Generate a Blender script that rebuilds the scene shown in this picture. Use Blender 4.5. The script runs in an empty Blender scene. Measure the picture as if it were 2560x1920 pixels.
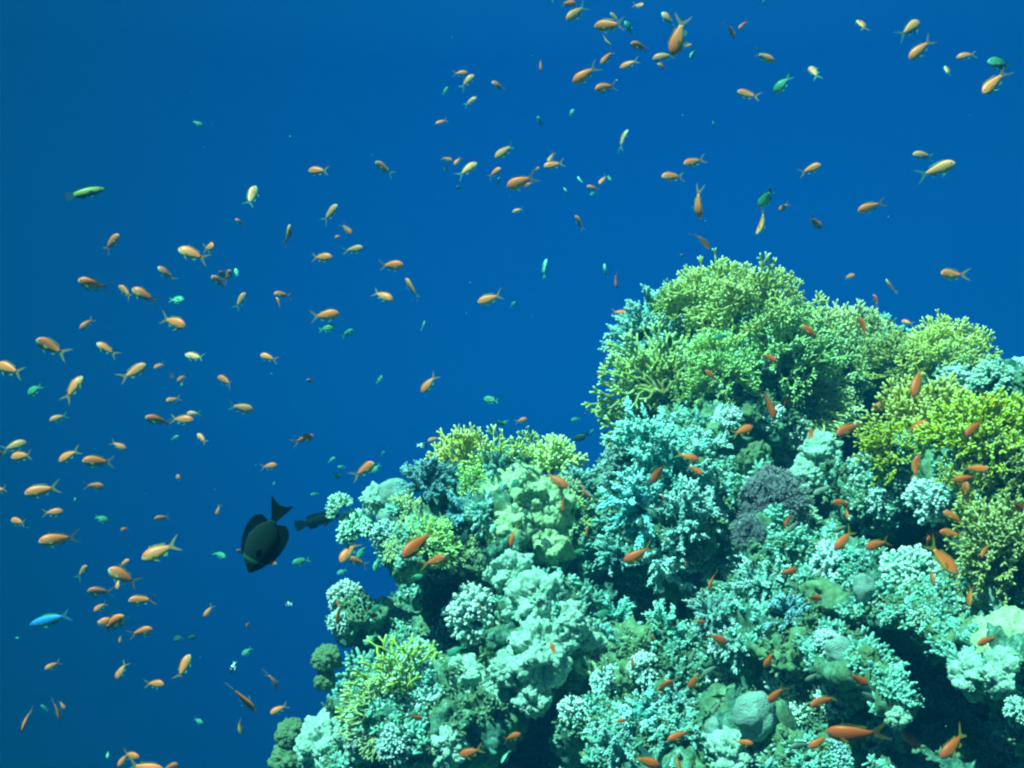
import bpy, math, random
import numpy as np
from mathutils import Vector, Matrix, Quaternion, noise
from mathutils.bvhtree import BVHTree

S = bpy.context.scene
COL = S.collection
rng = np.random.default_rng(11)
random.seed(11)
PI = math.pi

# ------------------------------------------------------------------ camera
FOC = 2745.0                      # focal length in photo pixels (2560 wide)
cam_d = bpy.data.cameras.new("camera")
cam_d.sensor_fit = 'HORIZONTAL'
cam_d.sensor_width = 36.0
cam_d.lens = 36.0 * FOC / 2560.0
cam_d.clip_start = 0.05
cam_d.clip_end = 500.0
cam = bpy.data.objects.new("camera", cam_d)
cam.location = (0, 0, 0)
cam.rotation_euler = (PI / 2, 0, 0)
COL.objects.link(cam)
S.camera = cam

# ------------------------------------------------------------------ water light: sky through the surface + the blue of open water
SUN_EL, SUN_AZ = math.radians(60), math.radians(226)   # azimuth clockwise from +Y: the sun stands behind the camera, to its left
w = bpy.data.worlds.new("World")
S.world = w
w.use_nodes = True
nt = w.node_tree
for n in list(nt.nodes):
    nt.nodes.remove(n)
N = nt.nodes.new
out = N("ShaderNodeOutputWorld")
bg_sky = N("ShaderNodeBackground")
bg_water = N("ShaderNodeBackground")
addn = N("ShaderNodeAddShader")
sky = N("ShaderNodeTexSky")
sky.sky_type = 'NISHITA'
sky.sun_disc = False
sky.sun_elevation = SUN_EL
sky.sun_rotation = SUN_AZ
tint = N("ShaderNodeMix"); tint.data_type = 'RGBA'; tint.blend_type = 'MULTIPLY'; tint.inputs[0].default_value = 1.0
geo = N("ShaderNodeTexCoord")
sep = N("ShaderNodeSeparateXYZ")
nt.links.new(geo.outputs['Generated'], sep.inputs[0])
# light comes down only through the window overhead
win = N("ShaderNodeMapRange"); win.inputs[1].default_value = 0.45; win.inputs[2].default_value = 0.85
win.interpolation_type = 'SMOOTHSTEP'
nt.links.new(sep.outputs['Z'], win.inputs[0])
nt.links.new(sky.outputs[0], tint.inputs['A'])
tint.inputs['B'].default_value = (0.40, 0.95, 0.80, 1)
nt.links.new(tint.outputs['Result'], bg_sky.inputs['Color'])
mul = N("ShaderNodeMath"); mul.operation = 'MULTIPLY'; mul.inputs[1].default_value = 0.05
nt.links.new(win.outputs[0], mul.inputs[0])
nt.links.new(mul.outputs[0], bg_sky.inputs['Strength'])
# open water: deep blue, lighter upward
ramp = N("ShaderNodeValToRGB")
mr = N("ShaderNodeMapRange"); mr.inputs[1].default_value = -1; mr.inputs[2].default_value = 1
nt.links.new(sep.outputs['Z'], mr.inputs[0])
nt.links.new(mr.outputs[0], ramp.inputs[0])
cr = ramp.color_ramp
stops = [(0.0, (0.0, 0.010, 0.040)), (0.38, (0.0, 0.040, 0.230)), (0.50, (0.0, 0.060, 0.268)), (0.64, (0.0, 0.044, 0.262)), (0.90, (0.01, 0.20, 0.52))]
cr.elements[0].position = stops[0][0]; cr.elements[0].color = (*stops[0][1], 1)
cr.elements[1].position = stops[-1][0]; cr.elements[1].color = (*stops[-1][1], 1)
for p, c in stops[1:-1]:
    e = cr.elements.new(p); e.color = (*c, 1)
nt.links.new(ramp.outputs[0], bg_water.inputs['Color'])
# the open sea behind and under the viewer is a little dimmer than the lit side
side = N("ShaderNodeMapRange"); side.inputs[1].default_value = -1.0; side.inputs[2].default_value = 0.8; side.inputs[3].default_value = 0.30; side.inputs[4].default_value = 0.82
side.interpolation_type = 'SMOOTHSTEP'
nt.links.new(sep.outputs['Y'], side.inputs[0])
# and the water glows most where the light comes through it, ahead and to the right, above the shallow reef
dotn = N("ShaderNodeVectorMath"); dotn.operation = 'DOT_PRODUCT'; dotn.inputs[1].default_value = Vector((.17, 1, .08)).normalized()
nt.links.new(geo.outputs['Generated'], dotn.inputs[0])
east = N("ShaderNodeMapRange"); east.inputs[1].default_value = 0.74; east.inputs[2].default_value = 1.0; east.inputs[3].default_value = 0.13; east.inputs[4].default_value = 0.74
nt.links.new(dotn.outputs['Value'], east.inputs[0])
sm = N("ShaderNodeMath"); sm.operation = 'MULTIPLY'
nt.links.new(side.outputs[0], sm.inputs[0]); nt.links.new(east.outputs[0], sm.inputs[1])
nt.links.new(sm.outputs[0], bg_water.inputs['Strength'])
nt.links.new(bg_sky.outputs[0], addn.inputs[0])
nt.links.new(bg_water.outputs[0], addn.inputs[1])
nt.links.new(addn.outputs[0], out.inputs['Surface'])

sd = bpy.data.lights.new("sun", 'SUN')
sd.energy = 5.0
sd.angle = math.radians(0.6)
sd.color = (0.42, 1.0, 0.82)
so = bpy.data.objects.new("sun", sd)
COL.objects.link(so)
sun_to = Vector((math.sin(SUN_AZ) * math.cos(SUN_EL), math.cos(SUN_AZ) * math.cos(SUN_EL), math.sin(SUN_EL)))
so.rotation_euler = sun_to.to_track_quat('Z', 'Y').to_euler()
so.location = sun_to * 20

S.view_settings.view_transform = 'Standard'
S.view_settings.look = 'None'
S.view_settings.exposure = 1.20
S.view_settings.gamma = 1.0
S.cycles.use_denoising = True
S.cycles.filter_width = 2.3
S.cycles.max_bounces = 5
S.cycles.volume_bounces = 0
S.cycles.caustics_reflective = False
S.cycles.caustics_refractive = False

# ------------------------------------------------------------------ helpers
K = 2560.0 / 2212.0
def at(px, py, y):
    """photo pixel (2560 x 1920) at y metres in front of the camera -> world point"""
    return Vector(((px - 1280.0) / FOC * y, y, -(py - 960.0) / FOC * y))
def atF(fx, fy, y):
    return at(fx * K, fy * K, y)

def mesh_from(name, V, F, mat, smooth=True, attr=None, attr_name="tip"):
    """V (n,3) array, F list of index arrays (each (m,3) or (m,4))"""
    me = bpy.data.meshes.new(name)
    V = np.asarray(V, dtype=np.float32)
    me.vertices.add(len(V)); me.vertices.foreach_set("co", V.ravel())
    F = [np.asarray(f, dtype=np.int32) for f in F if len(f)]
    loops = np.concatenate([f.ravel() for f in F])
    totals = np.concatenate([np.full(len(f), f.shape[1], dtype=np.int32) for f in F])
    starts = np.concatenate([[0], np.cumsum(totals)[:-1]]).astype(np.int32)
    me.loops.add(len(loops)); me.loops.foreach_set("vertex_index", loops)
    me.polygons.add(len(totals)); me.polygons.foreach_set("loop_start", starts)
    me.update(calc_edges=True); me.validate()
    me.polygons.foreach_set("use_smooth", np.full(len(me.polygons), smooth))
    if attr is not None:
        a = me.attributes.new(attr_name, 'FLOAT', 'POINT')
        a.data.foreach_set("value", np.asarray(attr, dtype=np.float32))
    for m in (mat if isinstance(mat, (list, tuple)) else [mat]):
        me.materials.append(m)
    return me

class Bag:
    """collects pieces and returns one mesh"""
    def __init__(s): s.V, s.F3, s.F4, s.A, s.n = [], [], [], [], 0
    def add(s, V, F4=None, F3=None, A=None):
        V = np.asarray(V, dtype=float).reshape(-1, 3)
        if F4 is not None and len(F4): s.F4.append(np.asarray(F4) + s.n)
        if F3 is not None and len(F3): s.F3.append(np.asarray(F3) + s.n)
        s.V.append(V); s.A.append(np.zeros(len(V)) if A is None else np.asarray(A, dtype=float).ravel()); s.n += len(V)
    def tubes(s, P, R, T, k=5, cap=0.8):
        """P (m,n,3) centre lines, R (m,n) radii, T (m,n) attribute"""
        P = np.asarray(P, float); R = np.asarray(R, float); T = np.asarray(T, float)
        m, n, _ = P.shape
        if m == 0: return
        d = np.gradient(P, axis=1)
        d /= np.linalg.norm(d, axis=2, keepdims=True) + 1e-9
        ref = np.where(np.abs(d[:, :1, 2:3]) < 0.85, np.array([0, 0, 1.0]), np.array([1.0, 0, 0]))
        ref = np.broadcast_to(ref, d.shape)
        a = np.cross(d, ref); a /= np.linalg.norm(a, axis=2, keepdims=True) + 1e-9
        b = np.cross(d, a)
        th = np.arange(k) / k * 2 * PI
        ring = P[:, :, None, :] + R[:, :, None, None] * (np.cos(th)[None, None, :, None] * a[:, :, None, :] + np.sin(th)[None, None, :, None] * b[:, :, None, :])
        pole = P[:, -1] + d[:, -1] * (R[:, -1:] * cap)
        V = np.concatenate([ring.reshape(m, n * k, 3), pole[:, None, :]], axis=1)
        A = np.concatenate([np.repeat(T, k, axis=1), T[:, -1:]], axis=1)
        st = n * k + 1
        base = (np.arange(m) * st)[:, None]
        i = np.arange(n - 1)[:, None] * k
        j = np.arange(k)[None, :]
        q = np.stack([i + j, i + (j + 1) % k, i + k + (j + 1) % k, i + k + j], axis=2).reshape(-1, 4)
        F4 = (base[:, :, None] + q[None]).reshape(-1, 4)
        t = np.stack([(n - 1) * k + np.arange(k), (n - 1) * k + (np.arange(k) + 1) % k, np.full(k, n * k)], axis=1)
        F3 = (base[:, :, None] + t[None]).reshape(-1, 3)
        s.add(V.reshape(-1, 3), F4, F3, A.ravel())
    def mesh(s, name, mat, smooth=True):
        F = []
        if s.F4: F.append(np.concatenate(s.F4))
        if s.F3: F.append(np.concatenate(s.F3))
        return mesh_from(name, np.concatenate(s.V), F, mat, smooth, np.concatenate(s.A))

def link(name, me, parent=None):
    o = bpy.data.objects.new(name, me); COL.objects.link(o)
    if parent: o.parent = parent
    return o
def tag(o, label, cat, group=None):
    o["label"] = label; o["category"] = cat
    if group: o["group"] = group
    return o

# ------------------------------------------------------------------ materials
def mat_base(name, rough=0.85):
    m = bpy.data.materials.new(name); m.use_nodes = True
    b = m.node_tree.nodes["Principled BSDF"]
    b.inputs["Roughness"].default_value = rough
    b.inputs["Specular IOR Level"].default_value = 0.08
    return m, m.node_tree, b
def ramp_node(nt, stops, interp='LINEAR'):
    r = nt.nodes.new("ShaderNodeValToRGB"); cr = r.color_ramp; cr.interpolation = interp
    cr.elements[0].position = stops[0][0]; cr.elements[0].color = (*stops[0][1], 1)
    cr.elements[1].position = stops[-1][0]; cr.elements[1].color = (*stops[-1][1], 1)
    for p, c in stops[1:-1]:
        cr.elements.new(p).color = (*c, 1)
    return r
def mixc(nt, a, b, fac, blend='MIX'):
    m = nt.nodes.new("ShaderNodeMix"); m.data_type = 'RGBA'; m.blend_type = blend
    for sock, v in ((m.inputs[0], fac), (m.inputs['A'], a), (m.inputs['B'], b)):
        if hasattr(v, 'links'): nt.links.new(v, sock)
        elif isinstance(v, (int, float)): sock.default_value = v
        else: sock.default_value = (*v, 1)
    return m.outputs['Result']
def noise_tex(nt, scale, detail=3, coord='Object', rough=0.6):
    tc = nt.nodes.new("ShaderNodeTexCoord"); t = nt.nodes.new("ShaderNodeTexNoise")
    t.inputs["Scale"].default_value = scale; t.inputs["Detail"].default_value = detail; t.inputs["Roughness"].default_value = rough
    nt.links.new(tc.outputs[coord], t.inputs["Vector"])
    return t.outputs["Fac"]
def bump(nt, b, h, strength=0.4, dist=0.01):
    bp = nt.nodes.new("ShaderNodeBump"); bp.inputs["Strength"].default_value = strength; bp.inputs["Distance"].default_value = dist
    nt.links.new(h, bp.inputs["Height"]); nt.links.new(bp.outputs[0], b.inputs["Normal"])
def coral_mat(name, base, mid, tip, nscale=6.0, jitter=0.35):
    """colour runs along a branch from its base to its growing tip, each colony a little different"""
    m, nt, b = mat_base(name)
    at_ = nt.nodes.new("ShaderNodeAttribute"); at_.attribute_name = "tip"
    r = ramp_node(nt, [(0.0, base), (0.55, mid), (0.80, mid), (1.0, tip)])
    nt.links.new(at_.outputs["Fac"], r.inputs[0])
    oi = nt.nodes.new("ShaderNodeObjectInfo")
    f = noise_tex(nt, nscale)
    v = nt.nodes.new("ShaderNodeMapRange"); v.inputs[3].default_value = 1 - jitter; v.inputs[4].default_value = 1 + jitter
    v.inputs[1].default_value = 0.3; v.inputs[2].default_value = 0.7
    nt.links.new(f, v.inputs[0])
    hs = nt.nodes.new("ShaderNodeHueSaturation")
    nt.links.new(r.outputs[0], hs.inputs["Color"])
    sc = nt.nodes.new("ShaderNodeSeparateColor"); nt.links.new(oi.outputs["Color"], sc.inputs[0])
    nt.links.new(sc.outputs[0], hs.inputs["Hue"]); nt.links.new(sc.outputs[1], hs.inputs["Saturation"])
    vm = nt.nodes.new("ShaderNodeMath"); vm.operation = 'MULTIPLY'
    nt.links.new(v.outputs[0], vm.inputs[0]); nt.links.new(sc.outputs[2], vm.inputs[1]); nt.links.new(vm.outputs[0], hs.inputs["Value"])
    patch = ramp_node(nt, [(0.56, (0, 0, 0)), (0.68, (.75, .75, .75))])
    nt.links.new(noise_tex(nt, nscale * .55, 4), patch.inputs[0])
    worn = mixc(nt, hs.outputs[0], (0.30, 0.42, 0.22), 0.55, 'MULTIPLY')
    nt.links.new(mixc(nt, hs.outputs[0], worn, patch.outputs[0]), b.inputs["Base Color"])
    bump(nt, b, noise_tex(nt, nscale * 8, 2), 0.3, 0.006)
    return m
M = {}
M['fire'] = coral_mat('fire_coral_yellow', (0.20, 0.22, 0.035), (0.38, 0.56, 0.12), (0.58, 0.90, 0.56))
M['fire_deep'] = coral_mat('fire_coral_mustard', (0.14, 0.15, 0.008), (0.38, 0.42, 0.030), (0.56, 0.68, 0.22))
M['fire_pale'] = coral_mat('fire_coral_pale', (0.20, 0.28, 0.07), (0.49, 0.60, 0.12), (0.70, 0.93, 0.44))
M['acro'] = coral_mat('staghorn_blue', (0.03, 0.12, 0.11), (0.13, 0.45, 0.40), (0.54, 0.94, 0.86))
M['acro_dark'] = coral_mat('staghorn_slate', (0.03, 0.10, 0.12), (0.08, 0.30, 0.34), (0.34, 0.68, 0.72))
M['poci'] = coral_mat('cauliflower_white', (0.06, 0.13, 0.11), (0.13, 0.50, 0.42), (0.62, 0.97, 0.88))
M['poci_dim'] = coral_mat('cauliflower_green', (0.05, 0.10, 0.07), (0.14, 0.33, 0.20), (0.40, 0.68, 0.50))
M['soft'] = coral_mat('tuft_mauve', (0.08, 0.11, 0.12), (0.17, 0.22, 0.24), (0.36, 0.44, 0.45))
def dome_mat(name, c1, c2, wave=0, mottle=None):
    m, nt, b = mat_base(name, 0.8)
    f = noise_tex(nt, 3.0, 4)
    fine = ramp_node(nt, [(0.40, (0, 0, 0)), (0.58, (1, 1, 1))])
    nt.links.new(noise_tex(nt, 0.0 + (9.0 if mottle else 22.0), 7, rough=.8), fine.inputs[0])
    col = mixc(nt, c1, c2, f)
    if mottle: col = mixc(nt, mottle, col, fine.outputs[0])
    nt.links.new(col, b.inputs["Base Color"])
    tc = nt.nodes.new("ShaderNodeTexCoord")
    vo = nt.nodes.new("ShaderNodeTexVoronoi"); vo.inputs["Scale"].default_value = 13
    mp = nt.nodes.new("ShaderNodeMapping"); mp.inputs["Scale"].default_value = (0.6, 0.6, 2.2) if wave else (1, 1, 1)
    nt.links.new(tc.outputs["Object"], mp.inputs[0]); nt.links.new(mp.outputs[0], vo.inputs["Vector"])
    if mottle: bump(nt, b, noise_tex(nt, 16.0, 6, rough=.8), 0.6, 0.012)
    else: bump(nt, b, vo.outputs["Distance"], 0.6, 0.008)
    return m
M['dome'] = dome_mat('boulder_coral_grey', (0.16, 0.31, 0.26), (0.26, 0.44, 0.36), 1)
M['dome_olive'] = dome_mat('boulder_coral_olive', (0.12, 0.25, 0.12), (0.20, 0.34, 0.17), 0, (0.08, 0.18, 0.09))
M['lump'] = dome_mat('lump_pale', (0.38, 0.66, 0.50), (0.66, 0.93, 0.78), 0, (0.14, 0.36, 0.25))
M['encrust'] = dome_mat('encrusting_yellow', (0.46, 0.70, 0.34), (0.66, 0.92, 0.56), 0, (0.24, 0.46, 0.22))

def rock_mat():
    m, nt, b = mat_base('reef_limestone', 0.95)
    f2 = noise_tex(nt, 34.0, 7, rough=0.85); f3 = noise_tex(nt, 5.0, 4)
    r = ramp_node(nt, [(0.36, (0.012, 0.05, 0.04)), (0.48, (0.045, 0.16, 0.115)), (0.58, (0.17, 0.44, 0.32)), (0.70, (0.50, 0.88, 0.72))])
    nt.links.new(f2, r.inputs[0])
    r2 = ramp_node(nt, [(0.42, (0.0, 0.0, 0.0)), (0.60, (1, 1, 1))])
    nt.links.new(f3, r2.inputs[0])
    c = mixc(nt, r.outputs[0], (0.26, 0.34, 0.12), 0.0)
    mm = nt.nodes.new("ShaderNodeMath"); mm.operation = 'MULTIPLY'; mm.inputs[1].default_value = 0.45
    nt.links.new(r2.outputs[0], mm.inputs[0])
    c = mixc(nt, r.outputs[0], (0.30, 0.52, 0.18), mm.outputs[0])
    nt.links.new(c, b.inputs["Base Color"])
    bump(nt, b, noise_tex(nt, 80.0, 6, rough=0.85), 0.8, 0.016)
    return m
M['rock'] = rock_mat()
# ------------------------------------------------------------------ reef rock: one crumbly limestone mass
BL = [  # photo x, y (2212 wide), distance, radius x, radius z (photo px), radius y (m)
 (1080,1150,3.65,125,150,.45),(915,1165,3.55,110,85,.40),(1150,1330,3.50,165,165,.45),(950,1490,3.45,200,125,.50),
 (820,1640,3.45,110,92,.38),(785,1320,3.62,40,52,.20),(825,1500,3.55,70,75,.33),(1000,1930,3.6,430,300,.8),
 (965,1310,4.05,140,130,.33),(1150,1660,4.10,260,170,.30),
 (1430,1110,3.75,160,190,.50),(1610,1160,3.70,160,150,.50),(1400,1400,3.45,170,95,.42),(1650,1350,3.25,170,130,.45),
 (1400,1610,3.05,165,95,.40),(1700,1560,2.95,190,100,.40),(1550,1930,3.0,520,270,.7),(1250,1150,3.9,90,120,.4),
 (1590,785,4.35,150,120,.50),(1400,745,4.40,45,50,.25),(1620,900,4.25,165,110,.40),(1490,960,4.15,125,120,.40),
 (1840,790,4.65,130,100,.50),(2015,835,4.85,110,85,.50),(1800,960,4.85,260,160,.30),
 (2060,1010,3.15,165,105,.40),(2220,990,3.05,150,150,.40),(1890,1070,3.35,90,75,.35),(2190,1220,2.85,120,105,.35),
 (1960,1290,2.95,130,80,.35),(1780,1240,3.15,95,95,.35),(1950,1180,3.75,220,160,.30),(2130,850,3.9,110,60,.4),
 (2170,1400,2.45,130,85,.35),(2290,1560,2.35,110,80,.30),(2060,1560,3.25,260,160,.30),(1950,1730,2.55,340,95,.40),
 (1825,1440,2.75,80,62,.30),(2240,1900,2.6,300,230,.6),(1630,1620,2.75,70,55,.2),
 (1830,1500,4.9,640,560,.45),(1500,2600,3.9,1100,700,1.3),
]
def build_rock():
    Vs, Fs, n = [], [], 0
    import bmesh
    bm = bmesh.new(); bmesh.ops.create_icosphere(bm, subdivisions=4, radius=1.0)
    bv = np.array([v.co[:] for v in bm.verts]); bf = np.array([[v.index for v in f.verts] for f in bm.faces]); bm.free()
    for (fx, fy, y, rx, rz, ry) in BL:
        c = np.array(atF(fx, fy, y)[:])
        s = K * y / FOC
        Vs.append(bv * np.array([rx * s, ry, rz * s]) + c); Fs.append(bf + n); n += len(bv)
    me = mesh_from("rough_rock", np.concatenate(Vs), [np.concatenate(Fs)], M['rock'])
    o = bpy.data.objects.new("rough_rock", me); COL.objects.link(o)
    md = o.modifiers.new("remesh", 'REMESH'); md.mode = 'VOXEL'; md.voxel_size = 0.011
    dg = bpy.context.evaluated_depsgraph_get()
    ev = o.evaluated_get(dg)
    me2 = bpy.data.meshes.new_from_object(ev)
    bpy.data.objects.remove(o)
    nv = len(me2.vertices)
    co = np.empty(nv * 3, np.float32); me2.vertices.foreach_get("co", co); co = co.reshape(-1, 3)
    no = np.empty(nv * 3, np.float32); me2.vertices.foreach_get("normal", no); no = no.reshape(-1, 3)
    d = np.empty(nv)
    for i in range(nv):
        p = Vector(co[i])
        a = noise.noise(p * 2.6) * 0.060
        b = noise.fractal(p * 8.0, 0.9, 2.1, 4) * 0.030
        v = noise.voronoi(p * 13.0)[0]
        c = (0.45 - v[0]) * 0.050
        v = noise.voronoi(p * 34.0)[0]
        e = (0.45 - v[0]) * 0.036 + noise.noise(p * 60.0) * 0.012
        pit = noise.noise(p * 5.5 + Vector((7, 3, 1))); pit = max(0.0, pit - 0.12) * 0.45
        pit2 = noise.noise(p * 15.0 + Vector((2, 9, 4))); pit2 = max(0.0, pit2 - 0.22) * 0.16
        d[i] = a + b + c + e - min(pit, .16) - pit2
    co = co + no * d[:, None].astype(np.float32)
    me2.vertices.foreach_set("co", co.ravel()); me2.update()
    me2.polygons.foreach_set("use_smooth", np.full(len(me2.polygons), True))
    me2.name = "reef_rock"
    me2.materials.clear(); me2.materials.append(M['rock'])
    ob = link("reef_rock", me2); ob["kind"] = "structure"
    tris = np.empty(len(me2.polygons) * 4, np.int32)
    polys = [tuple(p.vertices) for p in me2.polygons]
    return ob, BVHTree.FromPolygons([Vector(c) for c in co], polys)
ROCK, BVH = build_rock()
def hit(fx, fy):
    d = atF(fx, fy, 1.0).normalized()
    p, nrm, idx, dist = BVH.ray_cast(Vector((0, 0, 0)), d, 50)
    return (p, nrm) if p is not None else (None, None)

# ------------------------------------------------------------------ coral branch meshes
def unit(v): return v / (np.linalg.norm(v) + 1e-9)

def fan_mesh(name, mat, step, rad, seed, spread=1.25, join=0.6, side=.34):
    """a flat fan of forking, partly joined fingers, grown from the origin toward +Z in the XZ plane, radius 1"""
    g = np.random.default_rng(seed)
    P = [np.array([0.0, 0.0, 0.0])]; A = [0.0]; par = [-1]; alive = []
    nb = 3
    for a in np.linspace(-spread * .6, spread * .6, nb):
        alive.append((0, a + g.normal(0, .12)))
    segs = []
    wob = g.uniform(0, 6.28, 4)
    lim = lambda a: 0.86 + 0.10 * math.sin(a * 3 + wob[0]) + 0.07 * math.sin(a * 7 + wob[1])
    tips = []
    for it in range(int(1.6 / step)):
        nxt = []
        for (i, a) in alive:
            p = P[i]
            r = math.hypot(p[0], p[2]); radial = math.atan2(p[0], p[2]) if r > .05 else a
            a2 = a + g.normal(0, 0.28) + 0.30 * (radial - a)
            kids = [a2]
            if g.random() < (0.62 if r > 0.12 else 0.4):
                s = g.uniform(0.38, 0.62); kids = [a2 - s, a2 + s]
            for ka in kids:
                q = p + step * np.array([math.sin(ka), g.normal(0, .22), math.cos(ka)]) * g.uniform(.8, 1.15)
                rq = math.hypot(q[0], q[2]); ra = math.atan2(q[0], q[2])
                if q[2] < -0.12: continue
                arr = np.array(P); dd = np.linalg.norm(arr[:, [0, 2]] - q[[0, 2]], axis=1); dd[i] = 9
                j = int(dd.argmin())
                if dd[j] < step * 0.62:
                    if g.random() < join and j != par[i]: segs.append((i, j))
                    else: tips.append((i, ka))
                    continue
                P.append(q); par.append(i); segs.append((i, len(P) - 1))
                if rq < lim(ra) and abs(ra) < spread + .35: nxt.append((len(P) - 1, ka))
                else:
                    tips.append((len(P) - 1, ka - .45)); tips.append((len(P) - 1, ka + .45))
        alive = nxt
        if not alive: break
    P = np.array(P)
    R = lambda p: rad * (1.45 - 0.65 * np.clip(np.hypot(p[..., 0], p[..., 2]), 0, 1))
    T = lambda p: np.clip(np.hypot(p[..., 0], p[..., 2]), 0, 1) * 0.62
    b = Bag()
    sg = np.array(segs)
    p0, p1 = P[sg[:, 0]], P[sg[:, 1]]
    e = (p1 - p0) * 0.10
    mid = (p0 + p1) / 2 + g.normal(0, step * .07, p0.shape)
    pl = np.stack([p0 - e, mid, p1 + e], axis=1)
    b.tubes(pl, R(pl) * np.array([1.05, .9, 1.05]), T(pl), 6)
    # growing finger tips, at the rim and standing off the face of the fan
    L = []
    for (i, a) in tips:
        L.append((P[i], np.array([math.sin(a), g.normal(0, .35), math.cos(a)])))
    rr = np.hypot(P[:, 0], P[:, 2])
    for i in np.nonzero(rr > 0.30)[0]:
        for sgn in (-1, 1):
            if g.random() < side:
                o = unit(P[i] * np.array([1, 0, 1]))
                L.append((P[i], unit(o + np.array([0, sgn * g.uniform(.35, .9), 0]) + g.normal(0, .16, 3))))
    if L:
        q0 = np.array([l[0] for l in L]); dr = np.array([unit(l[1]) for l in L])
        ln = step * g.uniform(.65, 1.15, (len(L), 1))
        q1 = q0 + dr * ln * .55; q2 = q0 + dr * ln
        pl = np.stack([q0, q1, q2], axis=1)
        rad_ = rad * np.array([.98, .92, .74])[None, :] * g.uniform(.85, 1.1, (len(L), 1))
        b.tubes(pl, rad_, np.tile([.55, .72, 1.0], (len(L), 1)), 5)
    return b.mesh(name, mat)

def bough_mesh(name, mat, seed, ln=1.0, brl=0.135, brr=0.032, forks=4):
    """a staghorn bough toward +Z with bottlebrush side twigs"""
    g = np.random.default_rng(seed)
    paths = []
    def grow(p, d, L, r, lvl):
        n = max(4, int(L / 0.07)); pts = [p]
        for k in range(n):
            d = unit(d + g.normal(0, .13, 3) + np.array([0, 0, .05])); pts.append(pts[-1] + d * L / n)
            if lvl < 2 and g.random() < (0.34 if lvl == 0 else 0.12) and k > 1:
                grow(pts[-1], unit(d + g.normal(0, .55, 3)), L * (1 - k / n) * g.uniform(.5, .9) + .10, r * .8, lvl + 1)
        paths.append((np.array(pts), r, lvl))
    grow(np.zeros(3), np.array([0, 0, 1.0]), ln, .040, 0)
    b = Bag()
    tw0, twd, twl, twt = [], [], [], []
    for pts, r, lvl in paths:
        n = len(pts); t = np.linspace(0, 1, n)
        h = np.clip(np.linalg.norm(pts, axis=1), 0, 1.1)
        b.tubes(pts[None], (r * (1.15 - .7 * t))[None], (0.15 + 0.6 * h * (0.4 + .6 * t))[None], 6)
        for k in range(1, n):
            d = unit(pts[k] - pts[k - 1])
            for q in range(6 if h[k] > .3 else 3):
                u = unit(np.cross(d, g.normal(0, 1, 3)))
                tw0.append(pts[k] - (pts[k] - pts[k - 1]) * g.random()); twd.append(unit(u + d * g.uniform(.35, 1.1)))
                twl.append(brl * g.uniform(.55, 1.15) * (1 - .45 * t[k])); twt.append(h[k])
        tw0.append(pts[-1]); twd.append(d); twl.append(brl * .9); twt.append(1)
    tw0, twd, twl, twt = np.array(tw0), np.array(twd), np.array(twl)[:, None], np.array(twt)[:, None]
    pl = np.stack([tw0, tw0 + twd * twl * .55, tw0 + twd * twl + np.array([0, 0, .15]) * twl], axis=1)
    b.tubes(pl, np.tile([brr, brr * .95, brr * .62], (len(pl), 1)), np.concatenate([.2 + .2 * twt, .35 + .35 * twt, .55 + .45 * twt], axis=1), 5, 1.0)
    return b.mesh(name, mat)

def knob_mesh(name, mat, seed, nk=9, fat=0.085):
    """a cluster of blunt cauliflower fingers toward +Z"""
    g = np.random.default_rng(seed); b = Bag()
    P, R, T = [], [], []
    for i in range(nk):
        d = unit(np.array([g.normal(0, .30), g.normal(0, .30), 1.0])); L = g.uniform(.72, 1.0)
        nf = g.integers(2, 4)
        for f in range(nf):
            d2 = unit(d + g.normal(0, .30, 3)); s = d * L * .55
            e = s + d2 * L * .42
            m = (s + e) / 2
            side = g.normal(0, .02, 3)
            fr = fat * g.uniform(.75, 1.2)
            P.append([d * .05, s, m + side, e - d2 * .04, e + d2 * .03]); R.append([fr * .7, fr * .75, fr * .85, fr * 1.12, fr * .85]); T.append([0, .25, .5, .85, 1.0])
            for w_ in range(3):
                u = unit(np.cross(d2, g.normal(0, 1, 3))); p0 = s + (e - s) * g.uniform(.4, .95)
                e2 = p0 + unit(u + .5 * d2) * fr * 1.7
                P.append([p0, p0 * .7 + e2 * .3, p0 * .4 + e2 * .6, p0 * .15 + e2 * .85, e2]); R.append([fr * .6, fr * .62, fr * .62, fr * .58, fr * .4]); T.append([.4, .5, .65, .8, .95])
    b.tubes(P, R, T, 6, 0.6)
    return b.mesh(name, mat)

def soft_mesh(name, mat, seed):
    """a bunch of feathery polyps on short stalks toward +Z"""
    g = np.random.default_rng(seed); b = Bag(); P, R, T, P2 = [], [], [], []
    for i in range(26):
        d = unit(np.array([g.normal(0, .35), g.normal(0, .35), 1.0])); e = d * g.uniform(.75, 1.0)
        P.append([d * .1, e * .6, e]); R.append([.02, .02, .025]); T.append([0, .3, .6])
        for k in range(8):
            u = unit(np.cross(d, g.normal(0, 1, 3)) + d * .6)
            P.append([e, e + u * .06, e + u * .11 + d * .02]); R.append([.012, .013, .008]); T.append([.5, .8, 1])
    b.tubes(P, R, T, 4)
    return b.mesh(name, mat)

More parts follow.
